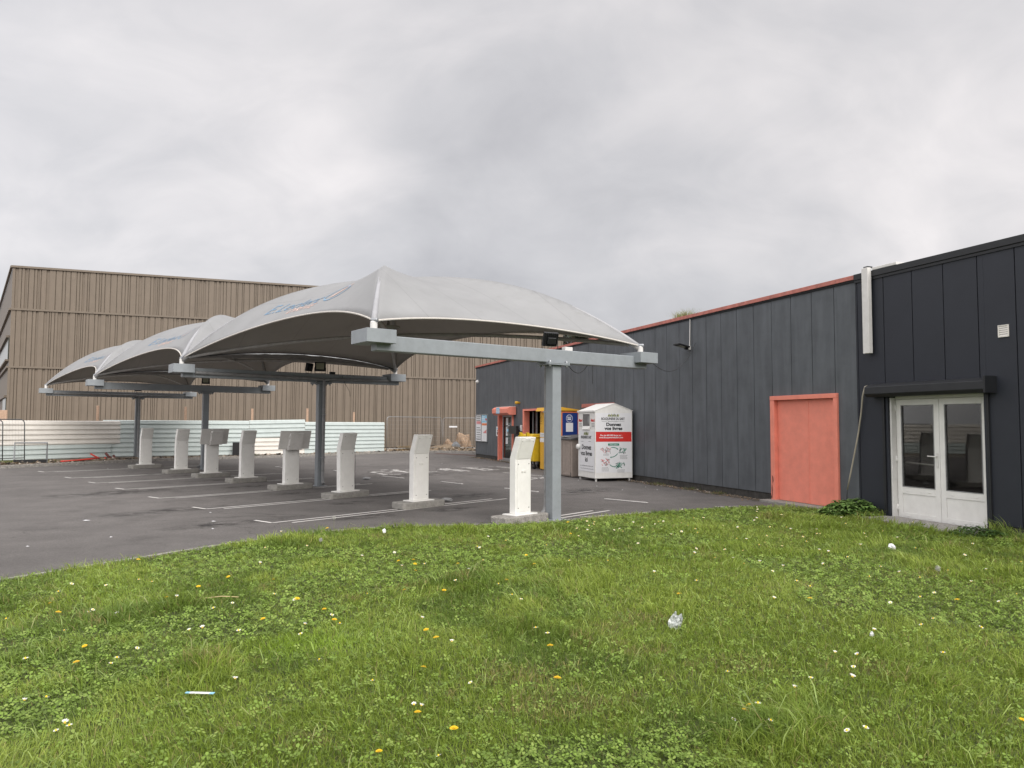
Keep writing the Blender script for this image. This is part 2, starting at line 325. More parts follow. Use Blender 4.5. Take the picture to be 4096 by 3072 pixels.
W = Vector((-.34684, .93792, 0)); NN = Vector((-.93792, -.34684, 0)); P0 = Vector((6.577, 14.191, 0))
RZW = math.atan2(-.93792, .34684)            # local +x runs to the viewer's right along the wall, local -y comes out of it
def wl(s, d=0, zz=0): p = P0+W*s+NN*d; return (p.x, p.y, zz)

# lawn sheet and its grass
lawn_poly = EDGE + [wl(-.2)[:2], wl(-14)[:2], (10, -12), (-12, -12)]
def lawn_sheet():
    bm = bmesh.new(); vs = [bm.verts.new((x, y, .012)) for x, y in lawn_poly]; f = bm.faces.new(vs); bmesh.ops.triangulate(bm, faces=[f])
    me = bpy.data.meshes.new('lawn_soil'); bm.to_mesh(me); bm.free(); me.materials.append(soil); o = bpy.data.objects.new('lawn_soil', me); COL.objects.link(o); return struct(o)
lawn_sheet()
LP = np.array(lawn_poly)
def inside(x, y, poly=LP):
    c = np.zeros(len(x), bool); n = len(poly); j = n-1
    for i in range(n):
        xi, yi = poly[i]; xj, yj = poly[j]
        k = ((yi > y) != (yj > y)) & (x < (xj-xi)*(y-yi)/(yj-yi+1e-12)+xi); c ^= k; j = i
    return c
def edge_dist(x, y, pts=EDGE):
    d = np.full(len(x), 9.)
    for (ax, ay), (bx, by) in zip(pts[:-1], pts[1:]):
        t = np.clip(((x-ax)*(bx-ax)+(y-ay)*(by-ay))/((bx-ax)**2+(by-ay)**2), 0, 1); d = np.minimum(d, np.hypot(x-ax-t*(bx-ax), y-ay-t*(by-ay)))
    return d
_g = rng.random((8, 64, 64))
def vnoise(x, y, s, k=0):
    x = x*s+37.3*k; y = y*s+11.7*k; xi = np.floor(x).astype(int); yi = np.floor(y).astype(int); fx = x-xi; fy = y-yi; fx = fx*fx*(3-2*fx); fy = fy*fy*(3-2*fy); G = _g[k % 8]
    a = G[xi % 64, yi % 64]; b = G[(xi+1) % 64, yi % 64]; c = G[xi % 64, (yi+1) % 64]; d = G[(xi+1) % 64, (yi+1) % 64]
    return (a*(1-fx)+b*fx)*(1-fy)+(c*(1-fx)+d*fx)*fy
def fbm(x, y, s, k): return (vnoise(x, y, s, k)*.5+vnoise(x, y, s*2.1, k+1)*.3+vnoise(x, y, s*4.7, k+2)*.2)
def sstep(a, b, x): t = np.clip((x-a)/(b-a), 0, 1); return t*t*(3-2*t)
# door slab kept clear of grass
def slab_mask(x, y):
    dx, dy = x-P0.x, y-P0.y; s = dx*W.x+dy*W.y; d = dx*NN.x+dy*NN.y
    return (s > -2.95) & (s < -.85) & (d < .62+.12*np.sin(s*7)+.1*np.sin(s*17)) & (d > -.5)
def clover_mask(x, y): return sstep(.50, .60, fbm(x, y, .55, 3))
def col_mesh(name, V, F4, F3, C, m_, parent=None):
    me = bpy.data.meshes.new(name); nv = len(V); me.vertices.add(nv); me.vertices.foreach_set('co', V.astype(np.float32).ravel())
    n4, n3 = len(F4), len(F3); li = np.concatenate([F4.ravel(), F3.ravel()]).astype(np.int32); me.loops.add(len(li)); me.loops.foreach_set('vertex_index', li)
    me.polygons.add(n4+n3); ls = np.concatenate([np.arange(n4)*4, n4*4+np.arange(n3)*3]).astype(np.int32); me.polygons.foreach_set('loop_start', ls)
    me.materials.append(m_); me.update(calc_edges=True)
    a = me.color_attributes.new('Col', 'FLOAT_COLOR', 'POINT'); a.data.foreach_set('color', np.concatenate([C, np.ones((nv, 1))], 1).astype(np.float32).ravel())
    o = bpy.data.objects.new(name, me); COL.objects.link(o)
    if parent: o.parent = parent
    return o
def blades(x, y, h, wd, lean, yaw, lyaw, col, z0=.01):
    n = len(x); ca, sa = np.cos(yaw), np.sin(yaw); lx, ly = np.cos(lyaw)*lean*h, np.sin(lyaw)*lean*h
    V = np.zeros((n, 5, 3)); hw = wd/2
    V[:, 0] = np.stack([x-ca*hw, y-sa*hw, np.full(n, z0)], 1); V[:, 1] = np.stack([x+ca*hw, y+sa*hw, np.full(n, z0)], 1)
    mz = z0+h*.6; V[:, 2] = np.stack([x+lx*.35+ca*hw*.85, y+ly*.35+sa*hw*.85, mz], 1); V[:, 3] = np.stack([x+lx*.35-ca*hw*.85, y+ly*.35-sa*hw*.85, mz], 1)
    V[:, 4] = np.stack([x+lx, y+ly, z0+h*np.sqrt(np.clip(1-(lean*.55)**2, .15, 1))], 1)
    b = np.arange(n)[:, None]*5; F4 = b+np.array([[0, 1, 2, 3]]); F3 = b+np.array([[3, 2, 4]])
    C = np.repeat(col[:, None], 5, 1).copy(); C[:, 4] *= 1.1
    return V.reshape(-1, 3), F4, F3, C.reshape(-1, 3)
def grass():
    X = []; Y = []; S = []
    for r0_, r1_, dens, s in [(2.6, 4.6, 9500, 1.0), (4.6, 6.5, 6500, 1.15), (6.5, 9.5, 4200, 1.45), (9.5, 13, 2900, 1.8), (13, 18, 2000, 2.2)]:
        a0, a1 = rad(-44), rad(50); A = (a1-a0)/2*(r1_**2-r0_**2); n = int(A*dens); r = np.sqrt(rng.random(n)*(r1_**2-r0_**2)+r0_**2); a = a0+(a1-a0)*rng.random(n)
        X.append(r*np.sin(a)); Y.append(r*np.cos(a)); S.append(np.full(n, s))
    n = 60000; a = rng.random(n)*2*math.pi; r = np.sqrt(rng.random(n))*9; X.append(r*np.sin(a)); Y.append(r*np.cos(a)-1); S.append(np.full(n, 2.0))   # lawn around and behind the viewer
    x = np.concatenate(X); y = np.concatenate(Y); s = np.concatenate(S)
    # gather blades into tufts
    k = rng.random(len(x)) < .5; q = .09; x[k] += (np.round(x[k]/q)*q+.03*np.sin(y[k]*40)-x[k])*.5; y[k] += (np.round(y[k]/q)*q+.03*np.sin(x[k]*37)-y[k])*.5
    jx = x+rng.normal(0, .035, len(x)); jy = y+rng.normal(0, .035, len(x))
    ok = inside(jx, jy) & ~slab_mask(jx, jy); x, y, s = jx[ok], jy[ok], s[ok]
    cl = clover_mask(x, y); keep = rng.random(len(x)) > cl*.40; x, y, s, cl = x[keep], y[keep], s[keep], cl[keep]
    n = len(x); tall = sstep(.52, .78, fbm(x, y, 1.1, 5)); ed = edge_dist(x, y)
    h = (.026+.050*rng.random(n)**1.4)*(1+1.3*tall)*(1-.35*cl); spr = rng.random(n) < .014; h[spr] *= 2.0
    h *= 1+.5*sstep(.35, .0, ed)*(rng.random(n) < .5)
    dx, dy = x-P0.x, y-P0.y; dw = dx*NN.x+dy*NN.y; ss = dx*W.x+dy*W.y; h *= 1+1.2*sstep(1.0, .1, dw-(np.where((ss > -3) & (ss < -.8), .55, 0)))*(rng.random(n) < .6)
    wd = (.0022+.0022*rng.random(n))*s*(1+.5*tall); lean = np.clip(rng.normal(.75, .45, n), 0, 1.75)
    lyaw = rng.random(n)*2*math.pi; wind = fbm(x, y, .8, 6)*8; mix_ = rng.random(n) < .45; lyaw[mix_] = wind[mix_]+rng.normal(0, .5, mix_.sum())
    c0 = np.array([.185, .258, .034]); c1 = np.array([.30, .37, .072]); c2 = np.array([.10, .165, .026]); straw = np.array([.30, .26, .10]); lim = np.array([.20, .30, .03])
    t = np.clip(fbm(x, y, .45, 1)*1.9-.45+rng.normal(0, .22, n), 0, 1)[:, None]; col = c0*(1-t)+c1*t
    t = (sstep(.50, .70, fbm(x, y, .9, 2))*.75)[:, None]; col = col*(1-t)+c2*t
    yp = sstep(.66, .74, fbm(x, y, 1.6, 7)); st = rng.random(n) < .05+.35*yp; col[st] = straw*(.6+.6*rng.random((st.sum(), 1)))
    lp = np.exp(-(((x+1.55)/.45)**2+((y-5.6)/.35)**2)); m2 = rng.random(n) < lp; col[m2] = lim
    col[spr] = col[spr]*.5+np.array([.13, .165, .06]); wd[spr] *= 1.5; lean[spr] = 1.0+.6*rng.random(spr.sum()); col *= (.70+.60*rng.random((n, 1)))
    V, F4, F3, C = blades(x, y, h, wd, lean, rng.random(n)*math.pi*2, lyaw, col)
    o = col_mesh('lawn_grass', V, F4, F3, C, leaf); tag(o, 'rough green lawn grass filling the foreground', 'grass', kind='stuff'); return n
NG = grass()
def clover():
    n = 110000; r = np.sqrt(rng.random(n)*(17**2-2.6**2)+2.6**2)*1.0; r = 2.6+(17-2.6)*rng.random(n)**1.25; a = rad(-44)+rad(94)*rng.random(n); x = r*np.sin(a); y = r*np.cos(a)
    ok = inside(x, y) & ~slab_mask(x, y); x, y, r = x[ok], y[ok], r[ok]; cl = clover_mask(x, y); k = rng.random(len(x)) < (.28+.72*cl); x, y, r = x[k], y[k], r[k]; n = len(x)
    sz = (.0085+.007*rng.random(n))*(1+.06*(r-3)); h = .022+.040*rng.random(n); base = rng.random(n)*6.28; tilt = rng.normal(0, .35, (n, 2))
    V = np.zeros((n, 3, 5, 3)); 
    for l in range(3):
        an = base+l*2.094
        for j, (u, v) in enumerate([(.15, 0), (.95, -.62), (1.5, -.42), (1.5, .42), (.95, .62)]):
            px = (np.cos(an)*u-np.sin(an)*v)*sz; py = (np.sin(an)*u+np.cos(an)*v)*sz
            V[:, l, j, 0] = x+px; V[:, l, j, 1] = y+py; V[:, l, j, 2] = h+px*tilt[:, 0]+py*tilt[:, 1]-abs(v)*sz*.25
    b = (np.arange(n*3)*5)[:, None]; F4 = b+np.array([[1, 2, 3, 4]]); F3 = b+np.array([[0, 1, 4]])
    col = np.array([.165, .245, .042])*(.6+.75*rng.random((n, 1))); t = (rng.random((n, 1)) < .2); col = np.where(t, np.array([.24, .32, .07]), col)
    C = np.repeat(col*1.05, 15, 0)
    o = col_mesh('clover_leaves', V.reshape(-1, 3), F4, F3, C, leaf); tag(o, 'low clover and buttercup leaves spread through the lawn', 'ground cover', kind='stuff')
clover()

# concrete edging strip between lawn and asphalt
def strip(pts, wd, z0, z1, off=0.0):
    mb = MB(); P = [Vector((a, b, 0)) for a, b in pts]
    nr = []
    for i in range(len(P)):
        t = (P[min(i+1, len(P)-1)]-P[max(i-1, 0)]).normalized(); nr.append(Vector((-t.y, t.x, 0)))
    for i in range(len(P)-1):
        L_ = (P[i+1]-P[i]).length; k = max(1, round(L_/1.0))
        for j in range(k):
            a, b = j/k, (j+1)/k-.008/L_; q = [P[i].lerp(P[i+1], t)+nr[i].lerp(nr[i+1], t)*s_ for t in (a, b) for s_ in (off, off+wd)]
            vs = [(*q[0][:2], z0), (*q[2][:2], z0), (*q[3][:2], z0), (*q[1][:2], z0), (*q[0][:2], z1), (*q[2][:2], z1), (*q[3][:2], z1), (*q[1][:2], z1)]
            mb.add(vs, [(0, 3, 2, 1), (4, 5, 6, 7), (0, 1, 5, 4), (1, 2, 6, 5), (2, 3, 7, 6), (3, 0, 4, 7)])
    return mb
struct(strip(EDGE[:12], .07, -.01, .03, .025).build('lawn_edging', oldconc))
struct(strip(KERB, .13, -.01, .11, .0).build('kerb', oldconc, bevel=.01))
verge = KERB + [(-2.0, 50), (-30, 50), (-40, 20)]
bm = bmesh.new(); f = bm.faces.new([bm.verts.new((x, y, .085)) for x, y in verge]); bmesh.ops.triangulate(bm, faces=[f]); me = bpy.data.meshes.new('verge'); bm.to_mesh(me); bm.free()
me.materials.append(mat('rubble soil', (.13, .105, .08), .95, var=.5, scale=3, dirt=.5, dirtcol=(.05, .04, .03), bump=1, bscale=30)); o = bpy.data.objects.new('verge_soil', me); COL.objects.link(o); struct(o)

# ------------------------------------------------------------------ markings
LD = Vector((math.sin(rad(41.5)), math.cos(rad(41.5)), 0)); LN = Vector((-LD.y, LD.x, 0)); RD = Vector((-.66463, .74717, 0))
KP = [(.15, 12.68), (-1.88, 14.84), (-3.80, 16.76), (-5.66, 18.72), (-7.56, 20.83), (-9.32, 22.66), (-11.05, 24.4), (-13.52, 26.95)]
mb = MB()
def quadline(a, b, wd, zz=.005):
    t = (b-a).normalized(); n = Vector((-t.y, t.x, 0))*wd/2; k = max(1, int((b-a).length/.5)); vs = []; 
    for i in range(k+1):
        p = a.lerp(b, i/k); j = 1+.25*(random.random()-.5); vs += [(*(p-n*j)[:2], zz), (*(p+n*j)[:2], zz)]
    mb.add(vs, [(2*i, 2*i+2, 2*i+3, 2*i+1) for i in range(k)])
for i, (kx, ky) in enumerate(KP):
    c = Vector((kx, ky, 0))-RD*.10
    for sgn, s0, s1 in ((-.11, -3.0, 2.45), (.11, -3.25, 2.2)):
        a = c+LN*sgn; quadline(a+LD*s0, a+LD*s1, .062)
    if i: quadline(c+LN*.11-LD*3.25, c+LN*.62-LD*3.28, .06)
struct(mb.build('parking_lines', paint))
mb = MB()
# worn stencilled characters further back, foreshortened strokes only
LX = Vector((.84, .55, 0)); LY = Vector((.50, -.86, 0))
for i, (cx_, cy_) in enumerate([(-5.0, 25.3), (-4.75, 26.35), (-3.95, 26.3), (-2.85, 27.1), (-1.95, 27.85), (-.95, 28.5)]):
    c = Vector((cx_, cy_, 0))
    for (x0, x1, y0, y1) in [[(0, .62, 0, .16), (.0, .15, 0, 1.7), (0, .6, .8, .95), (.2, .62, 1.55, 1.7)], [(0, .7, 0, .16), (.3, .5, 0, 1.8), (.0, .3, .9, 1.1), (.45, .75, 1.4, 1.7)], [(.1, .55, 0, .14), (.42, .56, 0, 1.5), (.5, .8, 1.3, 1.45)], [(0, .6, 0, .18), (0, .16, 0, 1.0), (.25, .4, .2, 1.7), (.5, .62, .5, 1.8)], [(0, .75, 0, .15), (.1, .3, .1, 1.5), (.0, .75, 1.6, 1.8), (.5, .65, .6, 1.7)], [(0, .6, 0, .1), (.3, .4, 0, 1.4), (.5, .6, .2, 1.6), (.6, .9, 1.4, 1.5)]][i]:
        p = [c+LX*a+LY*b for a, b in ((x0, y0), (x1, y0), (x1, y1), (x0, y1))]; mb.add([(*q[:2], .005) for q in p], [(0, 1, 2, 3)])
quadline(Vector((-.3, 25.35, 0)), Vector((1.25, 23.3, 0)), .1); quadline(Vector((.45, 22.0, 0)), Vector((1.5, 24.0, 0)), .1); quadline(Vector((.6, 23.1, 0)), Vector((1.4, 21.9, 0)), .08)
quadline(Vector((-12.6, 22.0, 0)), Vector((-11.5, 23.6, 0)), .05); quadline(Vector((-.2, 18.9, 0)), Vector((.2, 19.5, 0)), .04)
quadline(Vector((2.45, 13.95, 0)), Vector((1.25, 13.35, 0)), .05); quadline(Vector((4.2, 15.1, 0)), Vector((5.0, 15.3, 0)), .04)
struct(mb.build('painted_markings', paint2))
def stain_mat():
    M = bpy.data.materials.new('oil stain'); M.use_nodes = True; t = M.node_tree; t.nodes.clear(); nn = t.nodes.new; L = t.links.new
    o = nn('ShaderNodeOutputMaterial'); mx = nn('ShaderNodeMixShader'); tr = nn('ShaderNodeBsdfTransparent'); d = nn('ShaderNodeBsdfPrincipled'); d.inputs['Base Color'].default_value = (.030, .027, .025, 1); d.inputs['Roughness'].default_value = .6
    tcn = nn('ShaderNodeTexCoord'); gr = nn('ShaderNodeTexGradient'); gr.gradient_type = 'SPHERICAL'; L(tcn.outputs['Object'], gr.inputs[0]); n = nn('ShaderNodeTexNoise'); n.inputs['Scale'].default_value = 3.5; n.inputs['Detail'].default_value = 8; n.inputs['Roughness'].default_value = .7
    ge = nn('ShaderNodeNewGeometry'); L(ge.outputs['Position'], n.inputs['Vector']); r = nn('ShaderNodeMapRange'); L(n.outputs['Fac'], r.inputs[0])
    for i, v in zip((1, 2, 3, 4), (.42, .64, 0, .95)): r.inputs[i].default_value = v
    m_ = nn('ShaderNodeMath'); m_.operation = 'MULTIPLY'; m_.use_clamp = True; L(gr.outputs['Fac'], m_.inputs[0]); L(r.outputs[0], m_.inputs[1]); L(m_.outputs[0], mx.inputs[0]); L(tr.outputs[0], mx.inputs[1]); L(d.outputs[0], mx.inputs[2]); L(mx.outputs[0], o.inputs[0]); return M
stm = stain_mat()
for k, (x, y, a_, b_) in enumerate([(-3.4, 15.6, .7, .35), (-2.6, 13.3, .9, .35), (-5.2, 17.6, .9, .4), (-1.2, 14.5, .8, .4), (-4.6, 16.0, .6, .3), (-7.0, 19.4, .9, .4), (-8.6, 21.5, 1.0, .4), (-2.9, 17.2, .8, .35), (-.9, 17.3, 1.0, .5), (-10.3, 23.2, 1.0, .4), (-6.6, 14.0, 1.6, .5), (-4.9, 12.2, 1.2, .4), (1.8, 18.5, 1.6, .8), (-3.2, 24.0, 2.2, 1.0), (-9.5, 17.5, 2.0, .8)]):
    o = mesh_obj('oil_stain', [(-1, -1, 0), (1, -1, 0), (1, 1, 0), (-1, 1, 0)], [(0, 1, 2, 3)], stm); o.location = (x, y, .0035+.00004*k); o.scale = (a_, b_, 1); o.rotation_euler = (0, 0, rad(48)); struct(o)
# white laths lying on the asphalt at the bay ends
lathm = mat('white plastic strip', (.58, .56, .54), .6, var=.15, dirt=.4, dirtcol=(.15, .14, .13))
LS = [((2.11, 16.52), (2.92, 15.75)), ((-.17, 19.1), (.65, 18.12)), ((-2.03, 21.1), (-1.37, 20.35)), ((-4.1, 23.2), (-3.31, 22.4)), ((-6.3, 25.9), (-5.55, 25.0)), ((-9.0, 27.9), (-8.2, 27.0))]
LL = ['white plastic strip on asphalt right of the canopy post, nearest of the row', 'white plastic strip on asphalt just behind the nearest kiosk', 'white plastic strip on asphalt between the two nearest kiosks', 'grey plastic strip on asphalt right of the third kiosk', 'plastic strip on asphalt left of the second canopy post', 'farthest plastic strip on asphalt near the corrugated hoarding']
for (a, b), lb in zip(LS, LL):
    a = Vector((*a, .0)); b = Vector((*b, .0)); L_ = (b-a).length; mb = MB(); mb.box(-L_/2, L_/2, -.035, .035, .006, .018); mb.box(-L_/2, L_/2, -.035, -.028, .018, .022)
    o = mb.build('plastic_strip', lathm, bevel=.003); o.location = (a+b)/2; o.rotation_euler = (0, 0, math.atan2(b.y-a.y, b.x-a.x)); tag(o, lb, 'strip', 'white strips at the bay ends')

# ------------------------------------------------------------------ payment kiosks
KRZ = rad(47)
def kiosk(i, kind):
    root = thing('drive_through_kiosk', '', 'kiosk', (*KP[i], 0), KRZ, 'white kiosks in a row along the bays')
    cb = MB(); prof = [(-.55, -.17), (-.50, -.22), (.50, -.22), (.55, -.17), (.55, .17), (.50, .22), (-.50, .22), (-.55, .17)]
    cb.prism(prof, 0, .13, 'z'); cb.build('concrete_base', oldconc if i == 0 else concrete, root, bevel=.02, seg=2)
    mb = MB(); mb.box(-.28, .28, -.16, .16, .13, .15); mb.build('base_plate', white, root, bevel=.004)
    ov = .12; zb, zt = 1.08, 1.46
    mb = MB(); pr = [(-.07, .15), (-.07, zb), (-.07-ov, zt), (.055-ov, zt+.012), (.065, zb+.02), (.065, .15)]
    mb.prism(pr, -.20, .20, 'x'); mb.build('housing', white, root, bevel=.008, seg=2)
    mb = MB(); mb.prism([(-.078, .19), (-.078, zb-.002), (-.071, zb-.002), (-.071, .19)], -.155, .155, 'x')
    n_ = Vector((0, -(zt-zb), -ov)).normalized()*.008
    a, b = Vector((0, -.07-.004, zb+.01)), Vector((0, -.07-ov+.010, zt-.04))
    mb.add([(sx, (p+(n_ if f else n_*.1)).y, (p+(n_ if f else n_*.1)).z) for f in (0, 1) for p in (a, b) for sx in (-.155, .155)], [(0, 1, 3, 2), (4, 6, 7, 5), (0, 4, 5, 1), (2, 3, 7, 6), (0, 2, 6, 4), (1, 5, 7, 3)])
    mb.build('access_panel', white, root, bevel=.002)
    mb = MB()
    for zc_, yy in ((.86, -.081),):
        for sx in (-.035, .035):
            for dz in (0, .022): mb.box(sx-.024, sx+.024, yy-.008, yy+.01, zc_+dz, zc_+dz+.007)
    mb.build('vent_slots', white, root); mb = MB()
    yc = -.07-ov*.88-.009; zc_ = zb+(zt-zb)*.86
    for sx in (-.035, .035):
        for dz in (0, .02): mb.box(sx-.024, sx+.024, yc-.008-dz*.3, yc+.01-dz*.3, zc_+dz, zc_+dz+.007)
    mb.build('vent_slots', white, root)
    for sx in (-.135, .135):
        for zz, yy in ((.25, -.08), (1.0, -.08), (1.39, -.07-ov*.82-.008)): MB().box(sx-.007, sx+.007, yy-.003, yy+.01, zz-.007, zz+.007).build('screw', black, root)
    if kind == 'screen':
        off = 0 if i == 3 else .06
        mb = MB(); mb.prism([(-.13+.0, 1.02), (-.10, 1.02), (-.10-ov, zt+.03), (-.13-ov, zt+.03)], -.43, .43, 'x'); mb.build('side_shields', whited, root, bevel=.003)
        mb = MB(); mb.prism([(-.225, 1.0), (-.128, 1.0), (-.13-ov, zt-.02), (-.24-ov*.8, zt-.04)], -.20+off, .17+off, 'x'); mb.build('screen_cover', whited, root, bevel=.01, seg=2)
        [MB().box(-.235+off, -.205+off, y_-.03, y_+.01, z_, z_+.06).build('hinge', whited, root, bevel=.004) for y_, z_ in ((-.23, 1.06), (-.28, 1.30))]
    return root
KL = ['nearest white kiosk on a mossy concrete block at the edge of the lawn', 'white kiosk second from the lawn, on a clean concrete block', 'slightly crooked white kiosk third from the lawn, with a loose cable', 'white kiosk with wide side shields beside the second canopy post',
      'plain white kiosk between the two kiosks that carry screen covers', 'white kiosk with a screen cover in front of the third canopy post', 'plain white kiosk second from the far end of the row', 'farthest white kiosk, beside the last canopy post']
for i in range(8):
    k = kiosk(i, 'screen' if i in (3, 5) else 'plain'); k['label'] = KL[i]
    if i == 2:
        k.rotation_euler = (0, rad(-1.2), KRZ+.05)
        MB().tube([(.22, -.05, 1.2), (.235, -.06, .8), (.225, -.05, .45), (.24, -.05, .2)], .004, 5).build('loose_cable', cable, k)

# ------------------------------------------------------------------ canopy steel frames
FR0 = Vector((.745, 13.01, 0)); FB = Vector((.80541, .59272, 0)); FRZ = math.atan2(.59272, .80541); OFF = [0, 8.897, 17.799, 26.538]
def frame(i):
    p = FR0+RD*OFF[i]
    lb = ['nearest grey steel post and beam, standing at the edge of the lawn', 'second grey steel post and beam from the lawn', 'third grey steel post and beam from the lawn', 'farthest grey steel post and beam, close to the corrugated hoarding'][i]
    r = thing('canopy_frame', lb, 'steel frame', (p.x, p.y, 0), FRZ, 'grey T-shaped frames carrying the canopies')
    MB().box(-.1, .1, -.1, .1, -.01, 2.74).build('post', steel, r, bevel=.012, seg=2)
    MB().box(-.17, .17, -.17, .17, 0, .015).build('foot_plate', steel, r, bevel=.004)
    MB().box(-3.52, 2.30, -.10, .10, 2.785, 3.02).build('beam', steel, r, bevel=.012, seg=2)
    mb = MB(); mb.box(-.24, .24, -.17, .17, 2.74, 2.76); mb.box(-.24, .24, -.17, .17, 2.763, 2.783); mb.build('cap_plates', steel, r, bevel=.003)
    for bx in (-.19, .19):
        for by in (-.135, .135): MB().lathe([(0, 2.70), (.018, 2.705), (.024, 2.725), (.024, 2.80), (.018, 2.82), (0, 2.825)], (bx, by, 0), 8).build('bolt', galv, r, smooth=True)
    for x0, x1 in ((-3.763, -3.28), (1.947, 2.424)):
        MB().box(x0, x1, -.279, .279, 2.888, 3.092).build('end_box', steel, r, bevel=.004)
    # seats of the membrane corners
    for bx in (-3.523, 2.224):
        for cy, on in ((.0, True),):
            MB().lathe([(0, 3.092), (.055, 3.092), (.055, 3.22), (.045, 3.235), (0, 3.24)], (bx, cy, 0), 14).build('corner_seat', whited, r, smooth=False)
            MB().lathe([(0, -.055), (.028, -.055), (.034, -.045), (.034, .045), (.028, .055), (0, .055)], (bx, cy-.02, 3.25), 10, (.6, -.8, 0)).build('corner_bolt', galv, r, smooth=True)
    # rainwater pipe along the beam and down the post
    sy = -1 if i in (1, 3) else 1; y = sy*.145
    pts = [(-3.25, sy*.14, 2.90), (-.30, sy*.14, 2.875), (-.02, sy*.15, 2.86), (.03, sy*.15, 2.80), (.03, sy*.15, 2.60), (.03, sy*.15, .22), (.03, sy*.17, .12), (-.02 if sy > 0 else .02, sy*.24, .06)]
    if sy > 0: pts = [(-.30, .14, 2.875), (-.02, .15, 2.86), (-.04, .15, 2.60), (-.04, .15, .25), (-.08, .15, .14), (-.18, .13, .075)]
    MB().tube(pts, .045, 10, cap=False).build('downpipe', pvc, r, smooth=True)
    if sy < 0: MB().tube([(2.0, -.14, 2.90), (.3, -.14, 2.875), (.03, -.15, 2.85)], .04, 10).build('gutter_pipe', pvc, r, smooth=True)
    for zz in (.75, 1.9): MB().box(.03*(-sy)-.055, .03*(-sy)+.055, min(y-.055*1, y+.055), max(y-.055, y+.055), zz, zz+.02).build('pipe_clip', galv, r)
    return r
for i in range(4): frame(i)
def fpt(i, b, c, zz): p = FR0+RD*OFF[i]+FB*b+Vector((-FB.y, FB.x, 0))*c; return (p.x, p.y, zz)

# ------------------------------------------------------------------ floodlights, wires
def floodlight(name, label, loc, rz, tilt=55, s=1.0, group='black floodlights on the canopy beams'):
    r = thing(name, label, 'floodlight', loc, rz, group)
    mb = MB(); mb.tube([(-.13*s, 0, .14*s), (-.13*s, .0, .0), (.13*s, 0, .0), (.13*s, 0, .14*s)], .008, 6); mb.build('bracket', black, r)
    a = rad(tilt); M_ = Matrix.Translation((0, 0, .16*s)) @ Matrix.Rotation(a, 4, 'X')
    def T(mb): mb.v = [tuple(M_ @ Vector(v)) for v in mb.v]; return mb
    T(MB().box(-.125*s, .125*s, -.11*s, .11*s, -.03, .03)).build('lamp_body', black, r, bevel=.01, seg=2)
    T(MB().box(-.09*s, .09*s, -.07*s, .08*s, .0305, .034)).build('lens', lens, r)
    mb = MB()
    for k in range(7): mb.box(-.11*s+k*.034*s, -.10*s+k*.034*s, -.10*s, .10*s, -.05, -.029)
    T(mb).build('cooling_fins', black, r); T(MB().box(-.07*s, .07*s, -.06*s, .04*s, -.085, -.05)).build('driver_box', black, r, bevel=.006)
    return r
floodlight('floodlight', 'black floodlight seen from behind on the nearest canopy beam', fpt(0, -.08, .0, 3.025), FRZ+math.pi*.93, 68, 1.15)
floodlight('floodlight', 'black floodlight with visible lens on the second canopy beam', fpt(1, -.05, -.04, 3.025), rad(12), 80, 1.15)
floodlight('floodlight', 'black floodlight turned away beside the one with the visible lens', fpt(1, -.34, .02, 3.025), rad(-110), 78, 1.0)
floodlight('floodlight', 'small black floodlight with bright lens on the third canopy beam', fpt(2, -.02, -.03, 3.025), rad(15), 78, 1.05)
floodlight('floodlight', 'small black floodlight on the farthest canopy beam', fpt(3, -.02, -.03, 3.025), rad(20), 78, 1.05)
o = MB().box(-.09, .09, -.05, .05, 0, .07).build('junction_box', whited, None, bevel=.006); o.location = fpt(0, .34, .02, 3.024); o.rotation_euler = (0, 0, FRZ); tag(o, 'pale junction box on top of the nearest canopy beam', 'junction box')
o = MB().box(-.07, .07, -.05, .05, 0, .06).build('junction_box', black, None, bevel=.006); o.location = fpt(1, .30, -.03, 3.024); o.rotation_euler = (0, 0, FRZ); tag(o, 'black junction box on top of the second canopy beam', 'junction box')
def wire(label, pts, r=.006, cat='cable', m_=None):
    o = MB().tube([Vector(p) for p in pts], r, 6).build('cable', m_ or cable, None, smooth=True); return tag(o, label, cat)
def sag(a, b, d, n=14): a, b = Vector(a), Vector(b); return [a.lerp(b, t/n)+Vector((0, 0, -d*4*(t/n)*(1-t/n))) for t in range(n+1)]
wire('thin black cable drooping under the nearest beam right of its post', sag(fpt(0, .33, .0, 2.79), fpt(0, .82, .0, 2.79), .16))
wire('black cable end hanging from the nearest beam', [fpt(0, .95, 0, 2.79), fpt(0, .95, .0, 2.62), fpt(0, .94, .0, 2.45)], .004)
wire('black cable end hanging from the second beam', [fpt(1, .55, -.1, 2.99), fpt(1, .62, -.12, 2.8), fpt(1, .78, -.12, 2.55), fpt(1, .79, -.12, 2.42)], .006)

